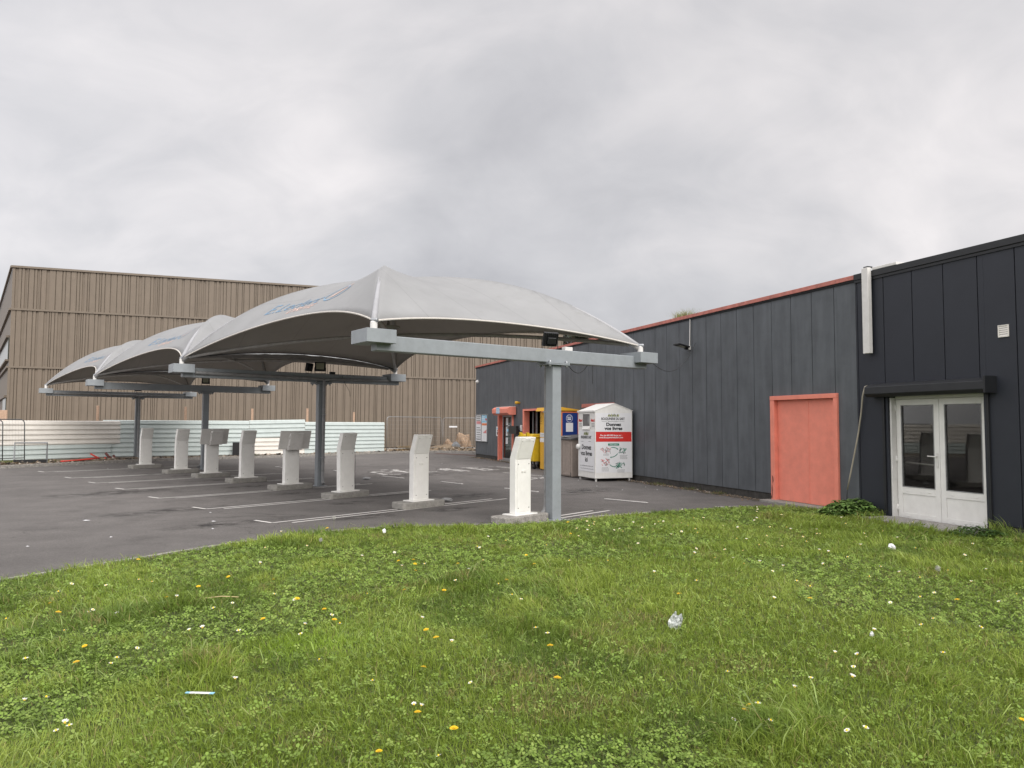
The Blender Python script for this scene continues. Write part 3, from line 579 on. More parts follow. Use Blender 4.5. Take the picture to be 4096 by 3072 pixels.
# ------------------------------------------------------------------ tensile membranes
GN = 40
def canopy_grid():
    N = GN; X = np.zeros((N+1, N+1, 3)); fix = np.zeros((N+1, N+1), bool)
    B = np.array(FB); R = np.array(RD); A = -B*3.523; Bp = B*2.224; D = A+R*8.897; C4 = Bp+R*8.897
    def arch(p, q, t): return p+(q-p)*t+np.array([0, 0, 3.24+1.66*(1-abs(2*t-1)**2.6)])
    for k in range(N+1):
        t = k/N; X[k, k] = arch(A, C4, t); fix[k, k] = 1; X[k, N-k] = arch(Bp, D, 1-t); fix[k, N-k] = 1
    idx = -np.ones((N+1, N+1), int); fr = [(i, j) for i in range(N+1) for j in range(N+1) if not fix[i, j]]
    for a, (i, j) in enumerate(fr): idx[i, j] = a
    Mx = np.zeros((len(fr), len(fr))); b = np.zeros((len(fr), 3))
    for a, (i, j) in enumerate(fr):
        for di, dj in ((1, 0), (-1, 0), (0, 1), (0, -1)):
            p, q = i+di, j+dj
            if not (0 <= p <= N and 0 <= q <= N): continue
            wq = 1.
            if i == p and i in (0, N): wq = 30.
            if j == q and j in (0, N): wq = 90.
            Mx[a, a] += wq
            if fix[p, q]: b[a] += wq*X[p, q]
            else: Mx[a, idx[p, q]] -= wq
    s = np.linalg.solve(Mx, b)
    for a, (i, j) in enumerate(fr): X[i, j] = s[a]
    return X
GX = canopy_grid()
def gpt(u, v, off=.006):
    a, b = min(max(u, 0), 1)*GN, min(max(v, 0), 1)*GN; i, j = min(int(a), GN-1), min(int(b), GN-1); fa, fb = a-i, b-j
    p00, p10, p01, p11 = GX[i, j], GX[i+1, j], GX[i, j+1], GX[i+1, j+1]
    p = (1-fa)*(1-fb)*p00+fa*(1-fb)*p10+(1-fa)*fb*p01+fa*fb*p11
    n = np.cross(p10-p00, p01-p00); n /= np.linalg.norm(n); return tuple(p+n*off)
tube_ = mat('dull white tube', (.30, .29, .275), .5, var=.15, scale=8, dirt=.3)
def canopy(i):
    p = FR0+RD*OFF[i]
    r = thing('fabric_canopy', '', 'canopy', (p.x, p.y, 0), 0, 'arched grey fabric canopies')
    N = GN; vs = [tuple(GX[a, b]) for a in range(N+1) for b in range(N+1)]; fs = []
    for a in range(N):
        for b in range(N):
            q = [a*(N+1)+b, (a+1)*(N+1)+b, (a+1)*(N+1)+b+1, a*(N+1)+b+1]
            fs += [(q[0], q[1], q[3]), (q[1], q[2], q[3])] if a+b == N-1 else [(q[0], q[1], q[2]), (q[0], q[2], q[3])]
    o = mesh_obj('membrane', vs, fs, fabric, None, r, True); uvl = o.data.uv_layers.new(name='UVMap')
    for l in o.data.loops: k = l.vertex_index; uvl.data[l.index].uv = (k//(N+1)/N, k % (N+1)/N)
    md = o.modifiers.new('thickness', 'SOLIDIFY'); md.thickness = .004
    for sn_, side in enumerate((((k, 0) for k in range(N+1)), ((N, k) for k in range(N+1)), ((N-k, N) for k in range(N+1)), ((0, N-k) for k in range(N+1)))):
        MB().tube([GX[a, b] for a, b in side], .017, 6).build('hem_cable', black if (sn_ == 2 and i < 2) or (sn_ == 0 and i > 0) else hem, r, smooth=True)  # hems between two canopies are black, the shade there put into their colour
    for k2 in range(2):
        pts = [GX[k, k if k2 == 0 else N-k]-np.array([0, 0, .075]) for k in range(0, N+1, 1)]; pts[0] = pts[0]+np.array([0, 0, .0]); MB().tube(pts, .045, 10).build('arch_tube', tube_, r, smooth=True)
        c0, c1 = (GX[0, 0], GX[N, N]) if k2 == 0 else (GX[0, N], GX[N, 0])
        tie = [c0+(c1-c0)*t+np.array([0, 0, .0+.38*(1-(2*t-1)**2)]) for t in np.linspace(.02, .98, 24)]
        MB().tube(tie, .04, 8).build('tie_tube', tube_, r, smooth=True)
    cz = GX[N//2, N//2]; z0 = 3.24+.38+.04
    MB().lathe([(.0, .0), (.07, .0), (.10, .03), (.25, .13), (.26, .16), (.24, .165), (.03, .16), (.03, float(cz[2])-z0), (0, float(cz[2])-z0)], (cz[0], cz[1], z0), 20).build('mast_cup', tube_, r, smooth=True)
    for k2 in range(2):                          # the fabric pocket round the arch foot at each corner
        for rev in (0, 1):
            q = [GX[k, k if k2 == 0 else N-k] for k in (range(0, 8) if not rev else range(N, N-8, -1))]
            MB().tube([p_-np.array([0, 0, .03+.003*m_]) for m_, p_ in enumerate(q)], .05, 12, r1=.03).build('ridge_pocket', mat('pocket fabric', (.29, .29, .30), .5, var=.08, scale=4), r, smooth=True)
    if i < 2:                                    # slack strip closing the gap to the next canopy
        A_ = [GX[k, N] for k in range(N+1)]; B_ = [GX[k, 0]+np.array(RD)*8.897 for k in range(N+1)]; vs = []; rg = random.Random(i+2)
        for k in range(N+1):
            for t in (0, .25, .5, .75, 1): p_ = A_[k]*(1-t)+B_[k]*t; w_ = math.sin(math.pi*k/N); vs.append((p_[0], p_[1], p_[2]-.02-(.10*4*t*(1-t)+.02*rg.random())*w_))
        o = mesh_obj('link_strip', vs, [(5*k+t, 5*k+t+1, 5*k+t+6, 5*k+t+5) for k in range(N) for t in range(4)], mat('link strip fabric', (.21, .20, .19), .8, var=.25, scale=5, dirt=.5), None, r, True)
    # writing on the left-facing slope, weathered
    vs_, fs_ = text2d('E.Leclerc', bold=.0, shear=.25, sub=2, spacing=1.05)
    mesh_obj('blue_lettering', [gpt(.108+.066*v_, .705-.27*u_) for u_, v_ in vs_], fs_, fblued, None, r)
    vs_, fs_ = text2d('DRIVE', bold=.0, shear=.25, sub=2, spacing=1.1)
    mesh_obj('peach_lettering', [gpt(.064+.036*v_, .560-.135*u_) for u_, v_ in vs_], fs_, peach, None, r)
    cu, cv, n = .15, .375, 28
    ring = [(cu+.052*math.cos(t)*k_, cv+.052*math.sin(t)*k_*.95) for k_ in (1, .86) for t in [2*math.pi*q/n for q in range(n)]]
    mesh_obj('round_emblem', [gpt(*q, .007) for q in ring], [(q, (q+1) % n, n+(q+1) % n, n+q) for q in range(n)], fblue, None, r)
    bar = [(.118, .385), (.124, .37), (.200, .338), (.204, .345)]
    mesh_obj('emblem_bar', [gpt(*bar[0], .008), gpt(*bar[1], .008), gpt(.162, .354, .009), gpt(.164, .365, .009), gpt(*bar[2], .008), gpt(*bar[3], .008)], [(0, 1, 2, 3), (3, 2, 4, 5)], peach, None, r)
    return r
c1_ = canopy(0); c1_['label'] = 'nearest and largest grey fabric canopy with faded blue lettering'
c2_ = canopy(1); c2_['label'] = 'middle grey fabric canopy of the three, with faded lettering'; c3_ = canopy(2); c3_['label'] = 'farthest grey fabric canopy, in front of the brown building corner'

# ------------------------------------------------------------------ grey and black warehouse
OPEN = [(18.72, 20.68, 2.12), (15.35, 17.5, 2.3), (.26, 2.21, 2.32)]
def panels(mb, s0, s1, pitch, ztop, zlow, opens, phase):
    k0 = math.floor((s0-phase)/pitch); s = phase+k0*pitch; cuts = []
    while s < s1:
        a, b = max(s, s0), min(s+pitch, s1)
        if b-a > .02:
            segs = [(a, b, zlow)]
            for o0, o1, oz in opens:
                ns = []
                for a_, b_, zl in segs:
                    if b_ <= o0 or a_ >= o1 or zl >= oz: ns.append((a_, b_, zl)); continue
                    if a_ < o0: ns.append((a_, o0, zl))
                    ns.append((max(a_, o0), min(b_, o1), oz))
                    if b_ > o1: ns.append((o1, b_, zl))
                segs = ns
            # merge touching segments of equal height so joints only fall on panel edges
            segs.sort(); 
            for a_, b_, zl in segs:
                ga = .007 if abs(a_-a) < 1e-6 else 0; gb = .007 if abs(b_-b) < 1e-6 else 0
                if b_-a_ > .03: mb.box(-b_+gb, -a_-ga, 0, .05, zl, ztop)
        s += pitch
bld = thing('warehouse', 'long grey panelled warehouse with salmon roof edge and salmon doors', 'building', (*wl(0)[:2], 0), RZW)
mb = MB(); panels(mb, -.22, 24.25, .6150, 4.49, .17, OPEN, .335); mb.build('wall_panels', greywall, bld, bevel=.003)
mb = MB()
for a, b, zz in [(-.22, .26, 0), (.26, 2.21, 2.32), (2.21, 15.35, 0), (15.35, 17.5, 2.3), (17.5, 18.72, 0), (18.72, 20.68, 2.12), (20.68, 24.25, 0)]: mb.box(-b, -a, .052, .10, zz, 4.46)
mb.build('wall_backing', groove, bld)
mb = MB()
for a, b in [(-.22, .26), (2.21, 15.35), (17.5, 18.72), (20.68, 24.25)]: mb.box(-b, -a, .02, .0515, -.02, .168)
mb.build('plinth', plinth, bld)
mb = MB(); mb.box(-24.25, .22, .10, 16, 4.42, 4.56); mb.box(-24.25, .22, 15.9, 16, 0, 4.42); mb.box(-24.25, -24.15, .10, 15.9, 0, 4.42); mb.box(-24.1, .2, 4.0, 4.1, 0, 4.40); mb.box(-24.1, .2, .1, 4.0, -.015, .012); mb.box(.12, .22, .1, 16, 0, 4.42)
mb.build('roof_and_rear_walls', dark, bld)
mb = MB()
for a, b in [(-.22, 5.57), (5.575, 12.2), (12.205, 18.6), (18.605, 24.3)]: mb.box(-b, -a, -.045, .16, 4.515+.004*random.random(), 4.600+.006*random.random())
mb.build('roof_trim', salmond, bld, bevel=.003)
MB().box(-24.27, .22, -.028, .06, 4.47, 4.512).build('eaves_shadow_strip', groove, bld)  # shadow under the roof trim painted as a dark strip
# salmon steel double door
fr = MB(); fr.box(-2.21, -2.08, -.05, .16, .0, 2.235); fr.box(-.36, -.26, -.05, .16, .0, 2.235); fr.box(-2.21, -.26, -.055, .16, 2.237, 2.33)
d3 = fr.build('steel_door', salmon, bld, bevel=.004)
MB().box(-2.078, -1.153, .05, .09, .05, 2.232).build('door_leaf', salmon, d3, bevel=.004); MB().box(-1.147, -.362, .05, .09, .05, 2.232).build('door_leaf', salmon, d3, bevel=.004)
MB().box(-1.165, -1.135, .042, .05, .05, 2.23).build('cover_strip', salmon, d3, bevel=.002)
for zz in (.35, 1.2, 2.0): MB().tube([(-2.07, .045, zz), (-2.07, .045, zz+.1)], .011, 8).build('hinge', salmon, d3)
MB().prism([(-2.213, .08), (-2.17, .07), (-2.15, .25), (-2.165, .38), (-2.12, .46), (-2.135, .55), (-2.17, .58), (-2.155, .42), (-2.185, .30), (-2.175, .18)], -.0535, -.0515, 'y').build('rust_patch', rust, d3)
MB().box(-2.3, -.2, -.30, .16, -.01, .045).build('door_step', concrete, d3, bevel=.008)
# glazed entrance with roller shutter box
fr = MB(); fr.box(-20.68, -20.58, -.06, .16, 0, 2.12); fr.box(-18.82, -18.72, -.06, .16, 0, 2.12); fr.box(-20.58, -18.82, -.02, .16, 2.06, 2.12); fr.box(-20.58, -20.42, .12, .17, .01, 2.06)
d1 = fr.build('entrance_door', salmon, bld, bevel=.004); cfr = MB()
cfr.box(-20.42, -20.34, .08, .14, .06, 2.06); cfr.box(-19.30, -19.25, .08, .14, .14, 1.99); cfr.box(-18.9, -18.82, .08, .14, .06, 2.06); cfr.box(-20.34, -18.9, .08, .14, .06, .14); cfr.box(-20.34, -18.9, .08, .14, 1.99, 2.06)
cfr.build('glazing_frame', galv, d1, bevel=.003); MB().box(-20.34, -18.9, .108, .114, .14, 1.99).build('glass_pane', glass, d1)
MB().prism([(-.02, 2.42), (-.30, 2.42), (-.42, 2.34), (-.42, 2.16), (-.32, 2.07), (-.02, 2.07)], -20.45, -18.40, 'x').build('shutter_box', salmon, d1, bevel=.006)
MB().box(-20.25, -18.5, -.30, -.0, 2.422, 2.44).build('flaking_top', whited, d1)
sg = MB().box(-19.85, -19.40, -.428, -.422, 2.14, 2.40).build('paper_sign', lblue, d1)
write('sign_lettering', 'ACCUEIL', front(-19.81, -19.44, 2.18, 2.33, -.430), vinyl, sg, bold=.02)
for s_, zz, w_, h_, y_ in [(-20.0, 1.62, .26, .33, .104), (-20.0, 1.15, .22, .40, .104), (-19.75, 1.25, .20, .36, .104), (-20.02, .78, .26, .28, .104), (-19.2, 1.55, .25, .4, .104)]:
    q = MB().box(s_, s_+w_, y_, y_+.003, zz, zz+h_).build('paper_notice', vinyl, d1)
    mbx = MB(); [mbx.box(s_+.03, s_+w_-.03-.04*random.random(), y_-.002, y_-.001, zz+h_-.05-k*.035, zz+h_-.042-k*.035) for k in range(int(h_/.04)-1)]; mbx.build('printed_lines', greyp, q)
MB().box(-20.55, -18.75, -.02, .16, -.01, .05).build('door_sill', concrete, d1)
# middle opening with salmon surround and dark room behind
fr = MB(); fr.box(-17.5, -17.36, -.06, .20, 0, 2.3); fr.box(-15.49, -15.35, -.06, .20, 0, 2.3); fr.box(-17.36, -15.49, -.06, .20, 2.22, 2.3)
d2 = fr.build('service_opening', salmon, bld, bevel=.004)
mb = MB(); mb.box(-17.3, -17.22, .30, .36, .02, 2.2); mb.box(-16.9, -16.84, .30, .36, .02, 2.2); mb.box(-17.22, -16.9, .30, .36, .02, .1); mb.build('window_frame', pvc, d2); MB().box(-17.22, -16.9, .325, .33, .1, 2.18).build('glass_pane', glass, d2)
MB().box(-16.7, -15.9, .9, 1.5, .02, 1.62).build('cabinet', beige, d2, bevel=.01)
# ---- black section
blk = thing('black_warehouse', 'black panelled warehouse section with white glazed double door', 'building', (*wl(-.22)[:2], 0), RZW)
BO = [(-2.82, -.88, 2.23)]
mb = MB(); panels(mb, -13.5, -.225, .6120, 4.47, .15, BO, -.88); mb.v = [(x-.22, y-.012, zz) for x, y, zz in mb.v]; mb.build('wall_panels', darkwall, blk, bevel=.003)
sx = .22
mb = MB()
for a, b, zz in [(-13.5, -2.82, 0), (-2.82, -.88, 2.23), (-.88, -.225, 0)]: mb.box(-b-sx, -a-sx, .042, .10, zz, 4.46)
mb.build('wall_backing', groove, blk)
mb = MB(); mb.box(2.82-sx, 13.5-sx, .01, .0415, -.02, .148); mb.box(.225-sx, .88-sx, .01, .0415, -.02, .148); mb.build('plinth', plinth, blk)
mb = MB(); mb.box(.01, 13.28, -.055, .16, 4.492, 4.605); mb.build('roof_trim', darktrim, blk, bevel=.004); MB().box(.01, 13.28, -.035, .05, 4.44, 4.488).build('eaves_strip', darktrim, blk)
mb = MB(); mb.box(.01, 13.28, .10, 16, 4.40, 4.55); mb.box(.01, 13.28, 15.9, 16, 0, 4.4); mb.box(13.18, 13.28, .10, 15.9, 0, 4.4); mb.box(.02, 13.1, 4.0, 4.1, 0, 4.38); mb.box(.02, 13.1, .1, 4.0, -.015, .012); mb.build('roof_and_rear_walls', dark, blk)
# white double door (local x = -s-.22)
def lx(s): return -s-sx
fr = MB(); fr.box(lx(-.88), lx(-.93), -.02, .22, 0, 2.23); fr.box(lx(-2.77), lx(-2.82), -.02, .22, 0, 2.23); fr.box(lx(-.93), lx(-2.77), .02, .22, 2.226, 2.23)
d4 = fr.build('double_door', darkwall, blk, bevel=.003)
jb = MB(); jb.box(lx(-.932), lx(-.97), .02, .24, .02, 2.20); jb.box(lx(-.97), lx(-2.765), .12, .24, 2.17, 2.225); jb.box(lx(-2.72), lx(-2.768), .12, .24, .02, 2.17); jb.build('door_frame', whited, d4, bevel=.004)
leafs = [(-.975, -1.842), (-1.848, -2.715)]
for a, b in leafs:
    x0, x1 = lx(a), lx(b); mb = MB(); y0, y1 = .13, .185
    mb.box(x0, x0+.10, y0, y1, .03, 2.165); mb.box(x1-.10, x1, y0, y1, .03, 2.165); mb.box(x0+.1, x1-.1, y0, y1, 2.06, 2.165); mb.box(x0+.1, x1-.1, y0, y1, .47, .59); mb.box(x0+.1, x1-.1, y0, y1, .03, .13); mb.box(x0+.1, x1-.1, y0+.012, y1-.01, .13, .47)
    lf = mb.build('door_leaf', white, d4, bevel=.003)
    MB().box(x0+.1, x1-.1, y0+.02, y0+.026, .59, 2.06).build('glass_pane', glass, lf)
    mb = MB(); 
    for a_ in (x0+.1, x1-.112): mb.box(a_, a_+.012, y0-.004, y0+.02, .592, 2.058)
    mb.box(x0+.112, x1-.112, y0-.004, y0+.02, .592, .604); mb.box(x0+.112, x1-.112, y0-.004, y0+.02, 2.046, 2.058); mb.build('glazing_seal', groove if 0 else pvc, lf)
    mb = MB()
    for zz in (.52, .07):
        for f_ in (.25, .75): xx = x0+(x1-x0)*f_; mb.box(xx-.02, xx+.02, y0-.008, y0-.001, zz, zz+.014)
    mb.build('drain_caps', white, lf, bevel=.002)
hx = lx(-1.842)-.045
MB().box(hx-.02, hx+.02, .115, .13, .97, 1.22).build('lock_plate', whited, d4, bevel=.004)
MB().tube([(hx, .115, 1.16), (hx, .07, 1.16), (hx-.02, .065, 1.162), (hx-.14, .065, 1.165)], .011, 8).build('door_handle', whited, d4, smooth=True)
MB().tube([(lx(-1.06), .24, 1.03), (lx(-1.76), .24, 1.0)], .014, 8).build('panic_bar', whited, d4, smooth=True)
for zz in (.15, 1.02, 1.95): MB().tube([(lx(-.972), .118, zz), (lx(-.972), .118, zz+.12)], .014, 8).build('hinge', white, d4, smooth=True)
MB().prism([(-.005, 2.47), (-.17, 2.44), (-.25, 2.40), (-.26, 2.27), (-.20, 2.215), (-.005, 2.215)], lx(-.62), lx(-2.96), 'x').build('shutter_box', darktrim, blk, bevel=.006)
MB().box(lx(-2.96), lx(-2.99), -.28, -.0, 2.21, 2.48).build('shutter_end_cap', darktrim, blk, bevel=.004)
MB().box(lx(-2.825), lx(-2.865), -.05, .0, .02, 2.21).build('shutter_rail', darktrim, blk, bevel=.003); MB().box(lx(-.82), lx(-.875), -.05, .0, .02, 2.21).build('shutter_rail', darktrim, blk, bevel=.003)
# interior seen through the glass
MB().box(lx(-1.9), lx(-2.5), 1.7, 2.1, .02, 1.35).build('interior_cabinet', whited, blk, bevel=.01)
o = MB().box(-1.05, 1.05, -.62, .1, -.02, .05).build('door_slab', oldconc, None, bevel=.02, seg=2); o.location = wl(-1.87, 0, 0); o.rotation_euler = (0, 0, RZW); tag(o, 'worn concrete slab in front of the white double door', 'slab')
# boxed white duct over the corner of the two sections
dt = thing('white_duct', 'tall white metal duct cover running over the roof edge', 'duct', (*wl(-.59)[:2], 0), RZW)
MB().box(-.075, .075, -.15, -.06, 3.04, 4.66).build('duct_cover', whited, dt, bevel=.006); MB().box(.08, .62, -.05, .4, 4.61, 4.66).build('roof_flashing', whited, dt, bevel=.004); MB().box(-.05, .05, -.12, .0, 4.662, 4.69).build('duct_cap', black, dt)
vg = thing('vent_grille', 'small cream louvred vent on the black wall right of the doors', 'vent', (*wl(-3.13, .012)[:2], 3.17), RZW)
mb = MB(); mb.box(-.085, .085, -.02, 0, -.095, -.08); mb.box(-.085, .085, -.02, 0, .08, .095); mb.box(-.085, -.07, -.02, 0, -.08, .08); mb.box(.07, .085, -.02, 0, -.08, .08); mb.build('vent_frame', cream, vg, bevel=.002)
mb = MB(); [mb.prism([(-.016, z_), (-.004, z_+.028), (-.002, z_+.028), (-.012, z_)], -.07, .07, 'x') for z_ in (-.078, -.046, -.014, .018, .050)]; mb.build('louvres', cream, vg)
hz_ = [(-.47, .012, 2.44), (-.46, .06, 2.42), (-.41, .07, 2.25), (-.36, .06, 1.95), (-.28, .06, 1.55), (-.17, .07, 1.1), (-.07, .08, .7), (-.01, .09, .45)]
o = MB().tube([Vector(wl(s_, d_, z_)) for s_, d_, z_ in hz_], .015, 8).build('hose', mat('beige conduit', (.30, .27, .21), .6, var=.15), None, smooth=True); tag(o, 'beige conduit hanging out of the wall between the doors', 'hose')
o = MB().tube([Vector(wl(s_, d_, z_)) for s_, d_, z_ in [(-.01, .09, .46), (.0, .09, .36), (.0, .10, .22)]], .007, 6).build('cable', cable, None, smooth=True); tag(o, 'black cable end coming out of the beige conduit', 'cable')
# wall lamp
wlmp = thing('wall_lamp', 'black LED wall lamp with white conduit on the grey wall', 'wall lamp', (*wl(5.36)[:2], 3.72), RZW)
MB().box(-.05, .05, -.07, -.0, -.05, .05).build('junction_box', whited, wlmp, bevel=.005); MB().tube([(.02, -.02, .05), (.05, -.02, .77)], .013, 8).build('conduit', whited, wlmp)
mb = MB(); mb.box(-.14, .14, -.46, -.08, -.025, .015); mb.v = [(x, y*math.cos(-.35)-zz*math.sin(-.35), y*math.sin(-.35)*-1*-.6+zz) for x, y, zz in mb.v]; mb.build('lamp_head', black, wlmp, bevel=.01)
MB().box(-.025, .025, -.16, -.06, -.05, .02).build('bracket', black, wlmp)
mb = MB(); mb.box(-.10, .10, -.36, -.16, -.029, -.026); mb.v = [(x, y*math.cos(-.35)-zz*math.sin(-.35), y*math.sin(-.35)*-1*-.6+zz) for x, y, zz in mb.v]; mb.build('lens', lens, wlmp)
wire('thin cable strung from the canopy box to the wall lamp', sag(fpt(0, 2.43, -.1, 2.93), wl(5.06, .03, 3.82), .42), .006)
# small wall things
o = MB().lathe([(0, 0), (.09, 0), (.095, .02), (.09, .05), (.06, .10), (.035, .125), (0, .13)], wl(23.9, 0, 3.79), 16, NN).build('dome_camera', whited, None, smooth=True); tag(o, 'white dome camera high on the grey wall near its far corner', 'camera')
o = MB().lathe([(0, 0), (.05, 0), (.05, .08), (.065, .09), (.065, .2), (.045, .21), (0, .21)], wl(18.0, .0, 2.58), 12, NN).build('warning_light', yellow2, None, smooth=True); tag(o, 'small yellow warning light on the wall above the entrance', 'lamp')
o = MB().box(-.07, .07, -.07, 0, -.13, .13).build('intercom', whited, None, bevel=.01); o.location = wl(17.72, 0, 1.5); o.rotation_euler = (0, 0, RZW); tag(o, 'white intercom box on the wall between the two salmon doorways', 'intercom')
sb = thing('black_sign_box', 'black box on a bracket beside the glazed entrance, with a card reader', 'sign box', (*wl(18.2)[:2], 0), RZW)
MB().box(-.50, .46, -.26, -.14, 1.25, 1.59).build('box_body', black, sb, bevel=.006); MB().box(.2, .3, -.14, .0, 1.38, 1.44).build('bracket', black, sb); MB().box(-.72, -.52, -.24, -.15, 1.25, 1.59).build('card_reader', pvc, sb, bevel=.006)
MB().box(-.70, -.54, -.246, -.241, 1.34, 1.46).build('reader_screen', lblue, sb)
# notice board
nb = thing('notice_board', 'white framed notice board with two posters on the grey wall', 'notice board', (*wl(23.22)[:2], 0), RZW)
mb = MB(); mb.box(-.94, .94, -.05, -.0, .80, .83); mb.box(-.94, .94, -.05, 0, 2.11, 2.15); mb.box(-.94, -.90, -.05, 0, .83, 2.11); mb.box(.90, .94, -.05, 0, .83, 2.11); mb.box(-.015, .015, -.05, 0, .83, 2.11); mb.build('frame', galv, nb, bevel=.003)
pa = MB().box(-.90, -.016, -.02, -.01, .83, 2.11).build('poster', vinyl, nb); pb = MB().box(.016, .90, -.02, -.01, .83, 2.11).build('poster', vinyl, nb)
mb = MB(); [mb.box(-.82+.0*k, -.15-.1*random.random(), -.024, -.021, 2.0-.09*k, 2.05-.09*k) for k in range(3)]; [mb.box(-.80, -.10-.2*random.random(), -.024, -.021, 1.46-.115*k, 1.50-.115*k) for k in range(6)]; mb.box(-.85, -.1, -.024, -.021, .90, .94); mb.build('printed_lines', greyp, pa)
mb = MB(); [mb.box(-.78+.2*k, -.66+.2*k, -.024, -.021, 1.66, 1.80) for k in range(4)]; mb.build('red_print', red, pa)
MB().box(.03, .88, -.024, -.021, 1.74, 2.09).build('blue_print', lblue, pb); MB().box(.05, .82, -.024, -.021, 1.60, 1.70).build('orange_print', orange, pb)
mb = MB(); [mb.box(.30+.1*k, .36+.1*k, -.024, -.021, 1.22, 1.27+.03*k) for k in range(5)]; mb.box(.62, .80, -.0265, -.0245, 1.84, 1.93); mb.build('red_print', red, pb)
mb = MB(); [mb.box(.08, .55, -.0265, -.0245, 2.0-.08*k, 2.03-.08*k) for k in range(3)]; mb.build('white_lines', vinyl, pb)
sn = thing('small_notice', 'small white paper notice left of the entrance doorway', 'notice', (*wl(20.86)[:2], 1.33), RZW)
MB().box(-.16, .16, -.012, 0, -.22, .22).build('sheet', vinyl, sn); mb = MB(); mb.box(-.10, .12, -.016, -.013, .10, .17); mb.build('blue_heading', lblue, sn); mb = MB(); mb.box(-.02, .06, -.016, -.013, .0, .07); mb.box(-.06, .08, -.016, -.013, -.15, -.03); mb.build('dark_print', ink, sn)

# ------------------------------------------------------------------ book donation container
dc = thing('donation_container', 'white gabled book donation container with red banner', 'container', wl(8.25, 1.34), RZW)
# local frame: origin at the near corner; -x goes away along the wall (narrow side), +y towards the wall (wide gable side)
LN_, WN_ = 1.16, 1.24
mb = MB(); mb.prism([(0, .09), (WN_, .09), (WN_, 2.10), (WN_/2+.02, 2.30), (0, 2.10)], -LN_, 0, 'x'); body = mb.build('body', white, dc, bevel=.006)
mb = MB(); mb.add([(-LN_-.02, -.025, 2.09), (.012, -.025, 2.09), (.012, WN_/2+.02, 2.318), (-LN_-.02, WN_/2+.02, 2.318), (.012, WN_+.02, 2.10), (-LN_-.02, WN_+.02, 2.10)], [(0, 1, 2, 3), (3, 2, 4, 5)]); o = mb.build('roof', white, dc); md = o.modifiers.new('t', 'SOLIDIFY'); md.thickness = .014
MB().box(-LN_-.02, .005, -.03, -.004, 2.045, 2.10).build('roof_lip', white, dc, bevel=.003)
for x_ in (-.06, -LN_+.06):
    for y_ in (.05, WN_-.08): MB().box(x_-.025, x_+.025, y_-.02, y_+.02, 0, .09).build('leg', whited, dc)
# narrow side (faces the car park): chute, door
ch = MB(); x0, x1, z0, z1 = -.82, -.34, 1.53, 1.99
ch.box(x0, x1, -.016, -.004, z0-.02, z0); ch.box(x0, x1, -.016, -.004, z1, z1+.02); ch.box(x0-.02, x0, -.016, -.004, z0-.02, z1+.02); ch.box(x1, x1+.02, -.016, -.004, z0-.02, z1+.02)
cho = ch.build('chute_frame', white, dc, bevel=.003); mb = MB(); mb.box(x0+.002, x1-.002, -.006, -.004, z0, z1); mb.build('chute_mouth', mat('chute shade', (.14, .135, .13), .7), cho); MB().prism([(-.005, 1.53), (-.045, 1.53), (-.006, 1.63)], x0+.004, x1-.004, 'x').build('chute_lip', white, cho); MB().prism([(-.012, 1.70), (-.008, 1.92), (-.0065, 1.70)], x1-.14, x1-.03, 'x').build('chute_flap', pvc, cho)
MB().box(-1.08, -.06, -.012, -.004, .27, 1.50).build('service_door', vinyl, dc, bevel=.003)
fr_ = lambda x0, x1, z0, z1, y=-.015: front(x0, x1, z0, z1, y)
write('side_lettering', 'Donnez\nvos livres\nici', fr_(-.95, -.19, .56, 1.07), ink, dc, bold=.03, line=.95)
write('side_brand', 'BOUQUINERIE DU SART', fr_(-.93, -.24, 1.24, 1.34), ink, dc, bold=.03)
write('side_address', 'www.BouquinerieduSart.com', fr_(-.99, -.10, .415, .455), ink, dc); write('side_small_print', 'Vos dons de livres financent notre action solidaire', fr_(-.97, -.10, .345, .37), ink, dc)
write('merci_lettering', 'Merci', front(-1.10, -.86, 1.76, 1.85, -.0065), red, dc, bold=.04); write('merci_lettering', 'Merci', front(-.27, -.03, 1.76, 1.85, -.0065), red, dc, bold=.04)
def books(x0, x1, z0, z1, y, par, fn=None):
    for k_, m_ in ((0, lime), (1, ink)):
        mb = MB(); n = 13
        for q in range(n):
            if q % 2 != k_: continue
            xa = x0+(x1-x0)*q/n; xb = x0+(x1-x0)*(q+.72)/n; hh = z0+(z1-z0)*(.55+.45*((q*37) % 10)/10); sl = (q % 5 == 0)*.02
            P_ = [(xa, z0), (xb, z0), (xb+sl, hh), (xa+sl, hh)]
            mb.add([fn(*p) if fn else (p[0], y, p[1]) for p in P_], [(0, 1, 2, 3)])
        mb.build('book_emblem', m_, par)
books(-.74, -.42, 1.365, 1.47, -.015, dc)
mb = MB(); mb.box(-.92, -.76, -.016, -.0145, 1.165, 1.172); mb.box(-.42, -.26, -.016, -.0145, 1.165, 1.172); [mb.box(-1.07+.84*k_, -.89+.84*k_, -.0075, -.0055, 1.70-.04*q, 1.708-.04*q) for q in range(3) for k_ in (0, 1)]; mb.build('fine_print', ink, dc)
MB().lathe([(0, 0), (.075, 0), (.08, .02), (.08, .06), (.065, .09), (0, .09)], (-1.06, -.01, 1.0), 14, (0, -1, 0)).build('lock_knob', white, dc, smooth=True)
